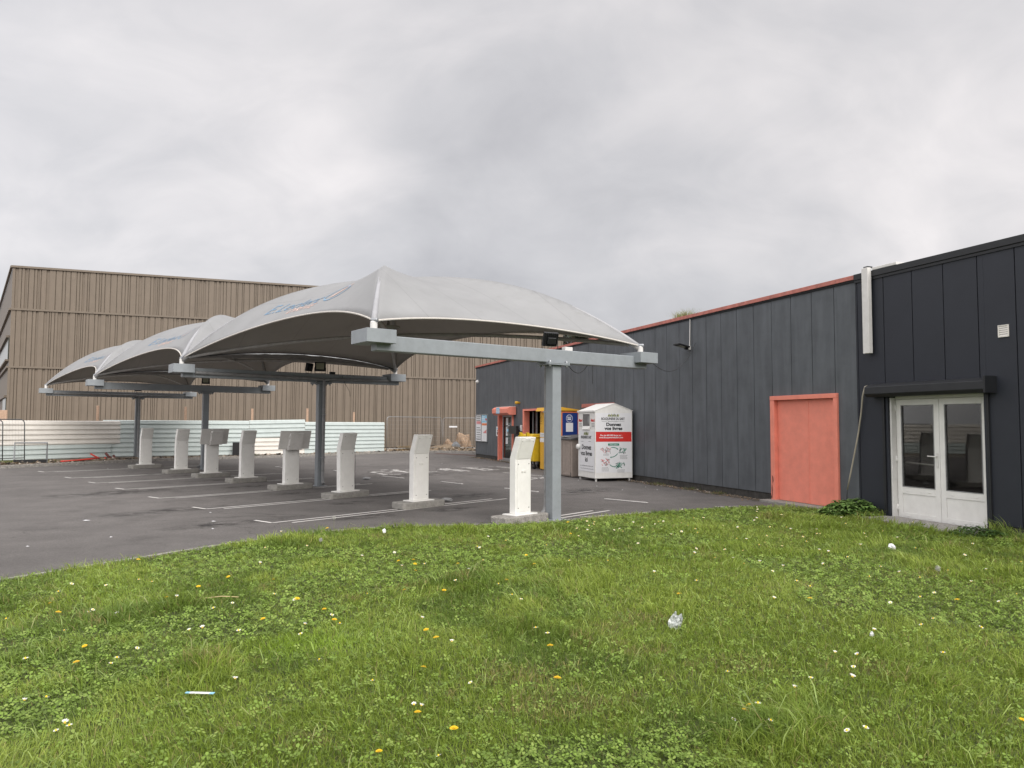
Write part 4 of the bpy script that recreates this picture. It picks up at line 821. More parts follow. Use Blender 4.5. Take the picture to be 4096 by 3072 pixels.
# wide gable side: x = +.004, y runs 0..WN_
def gs(y0, y1, z0, z1, x=.006): return lambda u, v: (x, y0+(y1-y0)*u, z0+(z1-z0)*v)
def gbox(name, y0, y1, z0, z1, m_, x=.002, par=dc): return MB().box(x, x+.002, y0, y1, z0, z1).build(name, m_, par)
gbox('gable_vinyl', .02, WN_-.03, .26, 2.02, vinyl)
gbox('red_banner', .02, WN_-.03, 1.17, 1.465, red, .0045)
write('brand_lettering', 'BOUQUINERIE DU SART', gs(.20, .98, 1.80, 1.89), ink, dc, bold=.03)
write('tagline', 'librairie solidaire', gs(.42, .77, 1.755, 1.785), ink, dc); gbox('rule', .21, .39, 1.768, 1.773, ink, .005); gbox('rule', .80, .97, 1.768, 1.773, ink, .005)
write('donnez_lettering', 'Donnez\nvos livres', gs(.30, .90, 1.515, 1.735), ink, dc, bold=.045, line=.9)
write('banner_lettering', 'Plus de 400 000 livres sur :\nwww.BouquinerieduSart.com', gs(.12, .92, 1.26, 1.385, .0085), vinyl, dc, bold=.03)
books(.41, .79, 1.915, 2.005, 0, dc, lambda a, b: (.006, a, b))
gbox('green_heading', .42, .79, 1.055, 1.12, green, .005); write('heading_lettering', 'Notre action', gs(.47, .74, 1.068, 1.108, .0085), vinyl, dc, bold=.01)
def gpoly(name, pts, m_, x=.006): return mesh_obj(name, [(x, a, b) for a, b in pts], [tuple(range(len(pts)))], m_, None, dc)
def arrow(p, q, bend):
    p, q = Vector((*p, 0)), Vector((*q, 0)); d = (q-p); n = Vector((-d.y, d.x, 0))*bend; pts = [p.lerp(q, t/8)+n*4*(t/8)*(1-t/8) for t in range(9)]
    L_, R_ = [], []
    for k in range(8): t = (pts[min(k+1, 8)]-pts[max(k-1, 0)]).normalized(); w_ = Vector((-t.y, t.x, 0))*.011; L_.append(pts[k]+w_); R_.append(pts[k]-w_)
    t = (pts[8]-pts[7]).normalized(); w_ = Vector((-t.y, t.x, 0)); vs = []; fs = []
    for a, b in zip(L_, R_): vs += [(.006, a.x, a.y), (.006, b.x, b.y)]
    fs = [(2*k, 2*k+1, 2*k+3, 2*k+2) for k in range(7)]; k = len(vs); a = pts[7]
    for c in (a+w_*.028, a-w_*.028, pts[8]+t*.01): vs.append((.006, c.x, c.y))
    fs.append((k, k+1, k+2)); mesh_obj('arrow', vs, fs, green, None, dc)
arrow((.53, .995), (.75, .94), .12); arrow((.74, .82), (.49, .71), .12); arrow((.47, .50), (.67, .43), -.12)
def sketch(cx_, cz_, w_, h_, ms, seed):
    rr = random.Random(seed)
    for m_, n in ms:
        mb = MB()
        for _ in range(n):
            x_, z_ = cx_+(rr.random()-.5)*w_, cz_+(rr.random()-.5)*h_; a = rr.random()*6.28; l_ = .02+.04*rr.random(); t_ = .006
            dx_, dz_ = math.cos(a)*l_, math.sin(a)*l_; nx, nz = -math.sin(a)*t_, math.cos(a)*t_; xo = .006+rr.random()*.0012
            mb.add([(xo, x_-dx_-nx, z_-dz_-nz), (xo, x_+dx_-nx, z_+dz_-nz), (xo, x_+dx_+nx, z_+dz_+nz), (xo, x_-dx_+nx, z_-dz_+nz)], [(0, 1, 2, 3)])
        mb.build('drawing', m_, dc)
sketch(.35, .925, .30, .13, [(red, 10), (greyp, 14)], 1); sketch(.90, .90, .22, .13, [(green, 16), (ink, 7)], 2); sketch(.33, .57, .24, .17, [(red, 14), (greyp, 12)], 3); sketch(.84, .475, .28, .13, [(green, 26), (ink, 4)], 4)
for y0, z0, n, w_ in ((.25, .80, 2, .22), (.80, .755, 4, .26), (.20, .40, 4, .26), (.71, .33, 3, .28)):
    mb = MB()
    for k in range(n): 
        q = w_*(.8+.2*random.random()); c_ = y0+w_/2; yy = c_-q/2
        while yy < c_+q/2-.02: l_ = .02+.03*random.random(); mb.box(.004, .0055, yy, yy+l_, z0-k*.032, z0-k*.032+.012); yy += l_+.01
    mb.build('caption', greyp, dc)
# salmon window frame half hidden above the container
o = MB().box(-1.15, 1.15, -.05, 0, -.06, .06).build('window_trim', salmond, bld, bevel=.004); o.location = (-10.7, 0, 2.32)

# ------------------------------------------------------------------ beige storage box
bx = thing('storage_box', 'beige resin storage box with grey lid beside the donation container', 'storage box', wl(9.97, 1.30), RZW)
mb = MB(); mb.box(-1.30, 0, 0, .80, .02, 1.18); mb.build('body', beige, bx, bevel=.01)
mb = MB(); mb.box(-1.36, .05, -.05, .85, 1.18, 1.22); mb.prism([(-.05, 1.221), (.85, 1.221), (.85, 1.34), (.30, 1.30)], -1.36, .05, 'x'); mb.build('lid', lidgrey, bx, bevel=.012, seg=2)
for x0 in (-1.24, -.64):
    mb = MB(); mb.box(x0, x0+.56, -.02, -.002, .06, 1.14); d_ = mb.build('door_leaf', beige, bx, bevel=.006)
    mb = MB(); [mb.box(x0+.09+k*.078, x0+.094+k*.078, -.0225, -.0205, .14, .98) for k in range(6)]; mb.build('board_grooves', mat('beige shade groove', (.13, .105, .09), .8), d_)
    mb = MB(); [mb.box(x0+.06, x0+.50, -.026, -.021, 1.02+k*.018, 1.028+k*.018) for k in range(6)]; mb.build('vent_slats', beige, d_)
mb = MB(); [mb.box(.001, .010, .22, .78, .10+k*.15, .24+k*.15) for k in range(7)]; mb.build('side_boards', beige, bx, bevel=.004)
MB().prism([(-.024, .02), (-.021, .02), (-.021, .16), (-.024, .16)], -.045, -.02, 'x').build('broken_corner', ink, bx)
MB().box(-.95, -.55, .05, .30, 1.3385, 1.341).build('paper_note', vinyl, bx).location = (0, 0, -.055)

# ------------------------------------------------------------------ yellow parcel locker
pl = thing('parcel_locker', 'yellow parcel locker with sloping roof and blue end panel', 'parcel locker', wl(12.08, .74), RZW)
mb = MB(); mb.box(-1.84, 0, 0, .70, .02, 2.13); mb.build('cabinet', yellow2, pl, bevel=.006)
mb = MB(); mb.prism([(-.16, 2.15), (.74, 2.15), (.74, 2.18), (-.02, 2.28), (-.10, 2.28)], -1.90, .05, 'x'); mb.build('roof', yellow2, pl, bevel=.004)
mb = MB(); zz = .04; 
while zz < 2.0:
    hh = (.20 if zz < 1.0 else .12); mb.box(-1.82, -1.30, -.012, -.002, zz, zz+hh-.01); mb.box(-1.28, -.76, -.012, -.002, zz, zz+hh-.01); zz += hh
mb.build('locker_doors', yellow2, pl, bevel=.003)
mb = MB(); mb.box(-.72, -.02, -.012, -.002, .05, 2.1); mb.build('screen_panel', blue, pl)
mb = MB(); mb.box(-1.82, -1.45, -.017, -.013, 1.20, 1.36); mb.box(-1.82, -1.45, -.017, -.013, 1.02, 1.17); mb.build('labels', vinyl, pl)
write('label_lettering', 'ici je retire\nmon colis', front(-1.80, -1.47, 1.23, 1.33, -.0185), ink, pl); 
mb = MB(); [mb.tube([(-1.72+.08*math.cos(t), -.0165, 1.86+.11*math.sin(t)), (-1.72+.08*math.cos(t+1.05), -.0165, 1.86+.11*math.sin(t+1.05))], .005, 4) for t in [k*1.0472+.52 for k in range(6)]]; mb.build('hexagon_emblem', ink, pl)
write('small_script', 'Pickup', front(-1.80, -1.62, 1.66, 1.72, -.0165), ink, pl)
def es(y0, y1, z0, z1, x): return lambda u, v: (x, y0+(y1-y0)*u, z0+(z1-z0)*v)
mb = MB(); mb.box(.001, .015, .03, .06, .05, 2.12); mb.box(.001, .015, .65, .68, .05, 2.12); mb.box(.001, .015, .06, .65, 2.08, 2.12); mb.build('end_frame', orange, pl)
ep = MB().box(.001, .008, .06, .65, .3, 2.08).build('end_panel', blue, pl)
n = 28; ring = [(.010, .33+.125*math.cos(t)*k_, 1.885+.135*math.sin(t)*k_) for k_ in (1, .9) for t in [2*math.pi*q/n for q in range(n)]]
mesh_obj('round_emblem', ring, [(q, (q+1) % n, n+(q+1) % n, n+q) for q in range(n)], vinyl, None, ep)
mb = MB(); [mb.box(.0095, .0105, .255+.024*k, .272+.024*k, 1.90, 1.94) for k in range(6)]; mb.box(.0095, .0105, .26, .395, 1.83, 1.88); mb.build('shop_pictogram', vinyl, ep)
vs_, fs_ = text2d('CLICK & COLLECT', sub=0)
mesh_obj('arc_lettering', [(.0105, .33+math.cos(rad(160-140*u_))*(.085+.022*v_), 1.885+math.sin(rad(160-140*u_))*(.093+.022*v_)) for u_, v_ in vs_], fs_, vinyl, None, ep)
MB().box(.0085, .0105, .20, .47, 1.42, 1.73).build('white_square', vinyl, ep)

# ------------------------------------------------------------------ yellow wheeled bin
yb = thing('wheeled_bin', 'yellow four-wheeled waste bin left of the parcel locker', 'waste bin', wl(14.72, .55), RZW)
mb = MB(); mb.add([(-.55, -.36, .28), (.55, -.36, .28), (.55, .36, .28), (-.55, .36, .28), (-.64, -.46, 1.18), (.64, -.46, 1.18), (.64, .46, 1.18), (-.64, .46, 1.18)], [(0, 3, 2, 1), (0, 1, 5, 4), (1, 2, 6, 5), (2, 3, 7, 6), (3, 0, 4, 7), (4, 5, 6, 7)]); mb.build('tub', yellow, yb, bevel=.03, seg=3)
MB().box(-.69, .69, -.50, .50, 1.18, 1.24).build('rim', yellow, yb, bevel=.015, seg=2); mb = MB(); mb.prism([(-.46, 1.241), (.46, 1.241), (.40, 1.30), (-.40, 1.30)], -.62, .62, 'x'); mb.build('lid', yellow, yb, bevel=.02, seg=2)
for x_ in (-.35, .35): mb = MB(); mb.box(x_-.07, x_-.045, -.56, -.46, 1.20, 1.34); mb.box(x_+.045, x_+.07, -.56, -.46, 1.20, 1.34); mb.box(x_-.07, x_+.07, -.56, -.50, 1.34, 1.365); mb.build('handle', yellow, yb, bevel=.005)
mb = MB(); mb.prism([(-.49, 1.17), (-.37, .95), (-.36, 1.17)], .50, .53, 'x'); mb.prism([(-.49, 1.17), (-.37, .95), (-.36, 1.17)], -.53, -.50, 'x'); mb.build('ribs', yellow, yb)
for x_ in (-.45, .45):
    for y_ in (-.28, .28):
        MB().lathe([(0, -.025), (.07, -.025), (.08, -.015), (.08, .015), (.07, .025), (0, .025)], (x_, y_, .08), 16, (1, 0, .0)).build('wheel', black, yb, smooth=True); MB().box(x_-.035, x_+.035, y_-.03, y_+.03, .14, .27).build('castor', black, yb)

# ------------------------------------------------------------------ brown clad building
E_ = -NN
FC = P0+W*35.15-E_*23.0                       # its left front corner
RZF = math.atan2(E_.y, E_.x)
bb = thing('cladded_hall', 'large brown ribbed metal hall behind the corrugated hoarding', 'building', (FC.x, FC.y, 0), RZF)
LF = 32.7
def ribbed(x0, x1, z0, z1, seed):
    rr = random.Random(seed); mb = MB(); x = x0; vs = []
    prof = []
    while x < x1-.3:
        kind = rr.random()
        if kind < .34: wdt, dp = .20+.08*rr.random(), .06
        elif kind < .62: wdt, dp = .045+.02*rr.random(), .062
        else: wdt, dp = .09+.04*rr.random(), .058
        g = .018+.018*rr.random() if rr.random() < .72 else .10+.05*rr.random()
        prof += [(x, 0), (x+.008, -dp), (x+.008+wdt, -dp), (x+.016+wdt, 0)]; x += .016+wdt+g
    prof.append((x1, 0)); prof = [(min(a, x1), b) for a, b in prof]; n = len(prof)
    vs = [(a, b, z0) for a, b in prof]+[(a, b, z1) for a, b in prof]
    return mb.add(vs, [(i, i+1, n+i+1, n+i) for i in range(n-1)])
for k, (z0, z1) in enumerate([(.15, 4.58), (4.68, 7.73), (7.83, 10.05)]): ribbed(0, LF, z0, z1, k+3).build('cladding', brown, bb)
for z0, z1 in ((4.58, 4.68), (7.73, 7.83)): MB().box(0, LF, -.115, .0, z0, z1).build('band_trim', browntrim, bb)
MB().box(-.05, LF+.05, -.13, .25, 10.05, 10.16).build('parapet_cap', browntrim, bb); MB().box(-.02, .10, -.10, .0, 0, 4.58).build('corner_trim', browntrim, bb); MB().box(0, LF, -.03, .0, 0, .15).build('plinth', plinth, bb)
MB().box(LF-.02, LF+.05, -.07, .3, 0, 10.05).build('corner_trim', browntrim, bb)
# body: front, right flank, splayed left flank running back along azimuth -36.7 deg
sdir = Vector((math.sin(rad(-36.9)), math.cos(rad(-36.9)), 0)); ca, sa = math.cos(-RZF), math.sin(-RZF); ls = Vector((sdir.x*ca-sdir.y*sa, sdir.x*sa+sdir.y*ca, 0))
bk = [(0, .02), (LF, .02), (LF, 24), (ls.x*26, ls.y*26)]; mb = MB(); mb.prism(bk, 0, 10.04, 'z'); mb.build('walls_and_roof', browntrim, bb)
fl = bpy.data.objects.new('left_flank', None)
sang = math.atan2(ls.y, ls.x)
def flank(name, a0, a1, z0, z1, off0, off1, m_):
    nrm = Vector((-ls.y, ls.x, 0)); mb = MB(); P_ = [(ls*a+nrm*q) for a in (a0, a1) for q in (off0, off1)]
    mb.add([(*P_[0][:2], z0), (*P_[2][:2], z0), (*P_[3][:2], z0), (*P_[1][:2], z0), (*P_[0][:2], z1), (*P_[2][:2], z1), (*P_[3][:2], z1), (*P_[1][:2], z1)], [(0, 3, 2, 1), (4, 5, 6, 7), (0, 1, 5, 4), (1, 2, 6, 5), (2, 3, 7, 6), (3, 0, 4, 7)]); return mb.build(name, m_, bb)
flank('flank_band', 0, 26, 7.73, 7.83, .0, .12, browntrim); flank('flank_band', 0, 26, 4.58, 4.68, 0, .12, browntrim); flank('flank_parapet', 0, 26, 10.05, 10.16, 0, .12, browntrim)
wn = flank('window_strip', .8, 24, 5.1, 6.3, .0, .05, mat('dim window', (.06, .065, .05), .15)); flank('window_sill', .8, 24, 5.0, 5.1, .0, .16, browntrim); flank('window_head', .8, 24, 6.3, 6.42, 0, .16, browntrim)
flank('window_strip', 1.0, 5, 2.0, 3.0, .0, .05, MATS['dim window']); flank('window_head', .8, 24, 3.0, 3.12, 0, .14, browntrim)

# ------------------------------------------------------------------ corrugated hoarding
HB = [(-25.5, 21.5), (-20.9, 29.4), (-18.05, 33.6), (-12.95, 35.9), (-10.7, 37.6), (-7.25, 41.3)]
def corr(a, b, z0, z1, name, m_, parent, pitch=.20, amp=.06, tilt=0.0):
    a, b = Vector((*a, 0)), Vector((*b, 0)); t = (b-a).normalized(); n = Vector((t.y, -t.x, 0)); k = round((z1-z0)/pitch); prof = []
    for i in range(k):
        z_ = z0+i*(z1-z0)/k; q = (z1-z0)/k; prof += [(0, z_), (0, z_+q*.10), (amp, z_+q*.20), (amp, z_+q*.50), (amp*.8, z_+q*.55), (amp*.8, z_+q*.88)]
    prof.append((0, z1)); vs = []; m__ = len(prof)
    for p, dz in ((a, 0), (b, tilt)):
        for o_, z_ in prof: q = p+n*o_; vs.append((q.x, q.y, z_+dz))
    o = mesh_obj(name, vs, [(i, m__+i, m__+i+1, i+1) for i in range(m__-1)], m_, None, parent); md = o.modifiers.new('t', 'SOLIDIFY'); md.thickness = .003; return o
def along(t):     # point on the hoarding line by length
    P_ = [Vector((*p, 0)) for p in HB]
    for a, b in zip(P_[:-1], P_[1:]):
        L_ = (b-a).length
        if t <= L_: return tuple(a.lerp(b, t/L_)[:2])
        t -= L_
    return tuple(P_[-1][:2])
HG = 'corrugated steel hoarding panels in front of the brown hall'
h1 = thing('hoarding_panel', 'hoarding with cream upper and mint lower sheets, leftmost', 'hoarding', (0, 0, .07), 0, HG)
corr(HB[0], HB[1], .62, 1.70, 'upper_sheet', cream, h1); corr(HB[0], HB[1], .0, .62, 'lower_sheet', mint, h1)
corr(HB[1], HB[2], .62, 1.66, 'upper_sheet', cream, h1); corr(HB[1], (-18.3, 33.25), .0, .62, 'lower_sheet', mint, h1)
h2 = thing('hoarding_panel', 'all-mint hoarding behind the farthest kiosks and posts', 'hoarding', (0, 0, .07), 0, HG); corr((-18.7, 33.3), HB[3], .0, 1.70, 'sheet', mint, h2)
h3 = thing('hoarding_panel', 'hoarding with mint upper and cream lower sheets, slightly tilted', 'hoarding', (0, 0, .07), 0, HG)
corr(HB[3], HB[4], .84, 1.72, 'upper_sheet', mint, h3, tilt=.06); corr(HB[3], HB[4], .0, .84, 'lower_sheet', cream, h3)
h4 = thing('hoarding_panel', 'mint hoarding section at the right end, beside the mesh fence', 'hoarding', (0, 0, .07), 0, HG); corr(HB[4], HB[5], .0, 1.66, 'sheet', mint, h4)
for i, ((x, y), hgt, lb) in enumerate([((-18.9, 33.2), 2.35, 'wooden post rising behind the cream hoarding, leftmost'), ((-15.7, 35.0), 2.35, 'wooden post rising behind the all-mint hoarding'), ((-12.95, 36.3), 2.30, 'wooden post behind the joint of mint and tilted sheets'), ((-10.65, 37.9), 2.35, 'wooden post behind the right edge of the tilted sheets'), ((-8.7, 40.1), 2.2, 'wooden post behind the rightmost mint hoarding'), ((-22.1, 31.5), 2.1, 'pale wooden block post at the far left behind the hoarding')]):
    w_ = .06 if i < 5 else .30; o = MB().box(-w_/1.2, w_/1.2, -.03, .03, 0, hgt).build('wooden_post', wood, None, bevel=.004); o.location = (x, y, .08); tag(o, lb, 'post', 'wooden posts behind the hoarding')
o = MB().box(-.28, .28, -.02, .02, 0, .62).build('black_board', black, None); o.location = (-13.25, 35.4, .1); o.rotation_euler = (0, 0, rad(24)); tag(o, 'black board leaning on the mint hoarding behind a kiosk', 'board')

# ------------------------------------------------------------------ mesh site fences
def mesh_fence(label, a, b, h, lean=0.0, z0=.1, m_=None, grid=.11, r_=.019, wr=.0022):
    a, b = Vector((*a, 0)), Vector((*b, 0)); L_ = (b-a).length; rz = math.atan2(b.y-a.y, b.x-a.x); m_ = m_ or galv
    r = thing('mesh_fence', label, 'fence', (a.x, a.y, z0), rz, 'wire mesh site fence panels'); c = .16
    arc = lambda cx_, cz_, a0: [(cx_+c*math.cos(a0+k*math.pi/10), 0, cz_+c*math.sin(a0+k*math.pi/10)) for k in range(6)]
    pts = [(0, 0, .02), (0, 0, h-c)]+list(reversed(arc(c, h-c, math.pi/2)))+list(reversed(arc(L_-c, h-c, 0)))+[(L_, 0, .02)]
    MB().tube(pts, r_, 8).build('frame_tube', m_, r, smooth=True); MB().tube([(0, 0, .12), (L_, 0, .12)], r_*.8, 8).build('bottom_rail', m_, r, smooth=True)
    mb = MB(); x = grid
    while x < L_: mb.box(x-wr, x+wr, -wr, wr, .12, h-.01 if c < x < L_-c else h-.12); x += grid
    zz = .3
    while zz < h-.05: mb.box(0, L_, -wr*2.2, -wr, zz-wr, zz+wr); zz += .24
    mb.build('wire_mesh', m_, r); r.rotation_euler = (lean, 0, rz); return r
mesh_fence('mesh fence panel right of the mint hoarding', (-7.15, 41.7), (-4.35, 44.9), 1.95)
mesh_fence('mesh fence panel joining the far corner of the grey warehouse', (-4.25, 44.9), (-1.2, 44.6), 1.92)
dg = mat('dull dark steel tube', (.09, .095, .10), .5, .3)
mesh_fence('dark mesh fence panel leaning on the left hoarding, front one', (-23.5, 23.5), (-20.05, 28.75), 1.66, rad(-4), m_=dg, wr=.003)
mesh_fence('dark mesh fence panel leaning on the left hoarding, rear one', (-23.0, 24.9), (-19.75, 29.6), 1.68, rad(-5), m_=dg, wr=.001)
o = MB().box(-.45, .45, -.012, .012, -.13, .13).build('white_plate', vinyl, None, bevel=.003); o.location = (-3.6, 44.72, 1.48); o.scale = (.55, 1, .35); tag(o, 'small white plate hung on the right mesh fence', 'sign plate')
# low steel hoop at far left
hp = thing('steel_hoop', 'low grey steel hoop barrier on the grass strip at far left', 'barrier', (-18.75, 28.45, .08), math.atan2(.35, 1.1))
mb = MB(); mb.tube([(-.55, 0, 0), (-.55, 0, .78), (.55, 0, .78), (.55, 0, 0)], .035, 4); mb.build('hoop', galv, hp); MB().box(-.56, .56, -.06, .06, -.03, .13).build('dark_foot', black, hp)

# ------------------------------------------------------------------ pipes, stones, rubble
def pipe(label, pts, r_, m_, hollow=False):
    o = MB().tube([Vector(p) for p in pts], r_, 12, cap=not hollow).build('drain_pipe', m_, None, smooth=True)
    if hollow: md = o.modifiers.new('t', 'SOLIDIFY'); md.thickness = .008
    return tag(o, label, 'pipe', 'plastic pipes sticking out behind the kerb')
pipe('bright red pipe end slanting up against the mint hoarding', [(-17.75, 31.75, .05), (-17.95, 31.55, .17), (-18.13, 31.4, .32)], .032, redpipe)
pipe('long orange-red pipe lying along the kerb', [(-17.85, 28.9, .12), (-17.6, 29.4, .13), (-17.35, 29.9, .16), (-17.15, 30.3, .19)], .032, redpipe)
pipe('taller dark red pipe stub, left of a pair', [(-17.40, 32.0, .0), (-17.5, 32.0, .06), (-17.64, 31.95, .17), (-17.76, 31.9, .34)], .052, brickpipe, True)
pipe('shorter dark red pipe stub, right of a pair', [(-17.26, 32.0, .0), (-17.34, 31.95, .10), (-17.42, 31.9, .24)], .048, brickpipe, True)
pipe('tiny red pipe stub between the red and the dark pipes', [(-17.68, 31.8, .06), (-17.72, 31.8, .15)], .032, redpipe)
def rock(name, label, loc, s, m_, seed, cat='stone'):
    rr = random.Random(seed); bm = bmesh.new(); bmesh.ops.create_icosphere(bm, subdivisions=3, radius=1)
    off = Vector((rr.random()*9, rr.random()*9, 0))
    from mathutils import noise as mn
    for v in bm.verts: v.co *= 1+.45*mn.noise(v.co*1.3+off)+.12*mn.noise(v.co*4+off); v.co = Vector((v.co.x*s[0], v.co.y*s[1], max(v.co.z, -.5)*s[2]))
    me = bpy.data.meshes.new(name); bm.to_mesh(me); bm.free(); me.materials.append(m_); o = bpy.data.objects.new(name, me); COL.objects.link(o); o.location = loc; return tag(o, label, cat)
stone = mat('tan stone', (.30, .21, .14), .9, var=.35, scale=6, bump=.6, bscale=12); stoneg = mat('grey stone', (.16, .165, .17), .9, var=.2, scale=6)
rock('boulder', 'largest tan boulder behind the mesh fence', (-3.05, 45.6, .45), (.50, .4, .62), stone, 3); rock('boulder', 'smaller tan stone left of the largest boulder', (-3.95, 45.4, .30), (.36, .3, .34), stone, 5); rock('boulder', 'grey stone between the tan boulders', (-3.45, 45.1, .28), (.28, .25, .26), stoneg, 8)
def rubble():
    mb = MB(); ms = [mat('rubble brown', (.20, .15, .10), .95, var=.4, scale=30), mat('rubble pale', (.36, .31, .26), .9, var=.3, scale=30), mat('rubble dark', (.06, .05, .04), .95, var=.3)]
    P_ = [Vector((*p, 0)) for p in KERB[1:]]
    for _ in range(2600):
        k = random.randrange(len(P_)-1); p = P_[k].lerp(P_[k+1], random.random()); n = Vector((-(P_[k+1]-P_[k]).y, (P_[k+1]-P_[k]).x, 0)).normalized(); q = p+n*(.2+abs(random.gauss(0, 1.0)))
        if random.random() < .35: q = Vector((random.uniform(-7, -1.2), random.uniform(43.5, 47.5), 0))
        s = .02+.06*random.random()**2; mb.c = random.choice([0, 0, 1, 2, 2]); zz = .085+(.12*random.random() if q.y > 43.5 else 0)
        vs = [(q.x+random.gauss(0, s), q.y+random.gauss(0, s), zz+abs(random.gauss(0, s*.7))) for _ in range(5)]; mb.add(vs, [(0, 1, 2), (0, 2, 3), (0, 3, 1), (1, 2, 4), (2, 3, 4), (3, 1, 4)])
    o = mesh_obj('rubble', mb.v, mb.f, ms, mb.m); tag(o, 'loose rubble and soil behind the kerb', 'rubble', kind='stuff')
rubble()
def mound():
    xs = np.linspace(-8, -1, 60); ys = np.linspace(42.5, 47.6, 36); V = []; 
    for y in ys:
        for x in xs: V.append((x, y, .06+.30*math.exp(-((x+4.1)/1.0)**2-((y-45.2)/.8)**2)+.22*math.exp(-((x+6.0)/.7)**2-((y-44.0)/.5)**2)+.13*math.exp(-((x+2)/1.5)**2-((y-46.3)/.8)**2)+.06*random.random()))
    fs = [(j*60+i, j*60+i+1, (j+1)*60+i+1, (j+1)*60+i) for j in range(35) for i in range(59)]; o = mesh_obj('soil_mounds', V, fs, MATS['rubble brown']); o['kind'] = 'structure'
mound()
def weeds(name, label, pts, n, hh, cols, spread=.15, kind=None, cat='plant', seed=1, wd=.006, lean=.5, z0=.09):
    rg = np.random.default_rng(seed); c = rg.integers(0, len(pts), n); P_ = np.array(pts)[c]; x = P_[:, 0]+rg.normal(0, spread, n); y = P_[:, 1]+rg.normal(0, spread, n)
    col = np.array(cols)[rg.integers(0, len(cols), n)]*(.7+.6*rg.random((n, 1)))
    V, F4, F3, C = blades(x, y, hh*(.4+.8*rg.random(n)), np.full(n, wd), np.abs(rg.normal(lean, .35, n)), rg.random(n)*6.28, rg.random(n)*6.28, col, z0); o = col_mesh(name, V, F4, F3, C, leaf); tag(o, label, cat, kind=kind); return o
vp = [(-21.6+2.9*t/30+random.uniform(-.3, .1)*1-.2, 25.2+3.6*t/30*1.05+.3) for t in range(31)]
weeds('verge_grass', 'patchy grass on the strip below the leaning mesh fences', vp, 5000, .09, [(.10, .15, .03), (.14, .16, .05), (.2, .17, .09)], .3, 'stuff', 'grass', 3, .012)
weeds('weed', 'small dark weed at the kerb below the tilted hoarding', [(-12.3, 35.0)], 260, .22, [(.06, .08, .03), (.10, .08, .04)], .10, seed=4, wd=.012, z0=.0)
weeds('dry_grass', 'dry straw-coloured grass heap right of the mint hoarding', [(-6.3, 43.3), (-5.7, 43.6)], 700, .30, [(.30, .22, .12), (.22, .16, .08)], .25, seed=5, wd=.02, lean=.9)
weeds('weed', 'moss and weeds at the wall foot right of the donation container', [wl(6.9, .12)[:2], wl(6.6, .1)[:2], wl(5.2, .12)[:2], wl(4.0, .1)[:2]], 420, .08, [(.10, .13, .04), (.16, .13, .06)], .12, seed=6, wd=.008, z0=.0, kind='stuff')
o = weeds('roof_weed', 'tuft of dry grass growing on the warehouse roof edge', [wl(5.85+.12*k, -.35)[:2] for k in range(6)], 600, .36, [(.26, .25, .10), (.20, .22, .08)], .07, seed=7, wd=.008, z0=4.5)
# nettle clump by the salmon door
def leafy(name, label, cx_, cy_, rx, ry, h, n, cols, seed, ls_=.05, z0=.0, cat='plant'):
    rg = np.random.default_rng(seed); a = rg.random(n)*6.28; r = np.sqrt(rg.random(n)); x = cx_+np.cos(a)*r*rx; y = cy_+np.sin(a)*r*ry; zz = z0+h*(.55+.75*vnoise(x, y, 5.0, 4))*np.sqrt(np.clip(1-r**2, .02, 1))*(.35+.65*rg.random(n)**.5)
    d = rg.random(n)*6.28; ln = ls_*(.6+.8*rg.random(n)); dr = -.5*rg.random(n); V = np.zeros((n, 4, 3)); ux, uy = np.cos(d), np.sin(d)
    V[:, 0] = np.stack([x, y, zz], 1); V[:, 2] = np.stack([x+ux*ln, y+uy*ln, zz+dr*ln], 1); V[:, 1] = np.stack([x+ux*ln*.45-uy*ln*.32, y+uy*ln*.45+ux*ln*.32, zz+dr*ln*.3+.12*ln], 1); V[:, 3] = np.stack([x+ux*ln*.45+uy*ln*.32, y+uy*ln*.45-ux*ln*.32, zz+dr*ln*.3+.12*ln], 1)
    F4 = (np.arange(n)*4)[:, None]+np.array([[0, 1, 2, 3]]); col = np.array(cols)[rg.integers(0, len(cols), n)]*(.6+.8*rg.random((n, 1))); o = col_mesh(name, V.reshape(-1, 3), F4, np.zeros((0, 3), int), np.repeat(col, 4, 0), leaf); tag(o, label, cat); return o
leafy('nettle_clump', 'leafy nettle clump at the wall between the salmon and white doors', *wl(-.40, .45)[:2], .52, .40, .30, 1700, [(.15, .25, .06), (.20, .30, .09), (.10, .18, .045)], 8, .09)
leafy('bramble', 'low leafy weeds on the slab edge right of the white door', *wl(-3.0, .55)[:2], .45, .25, .16, 500, [(.08, .15, .035), (.06, .11, .03)], 9, .06)

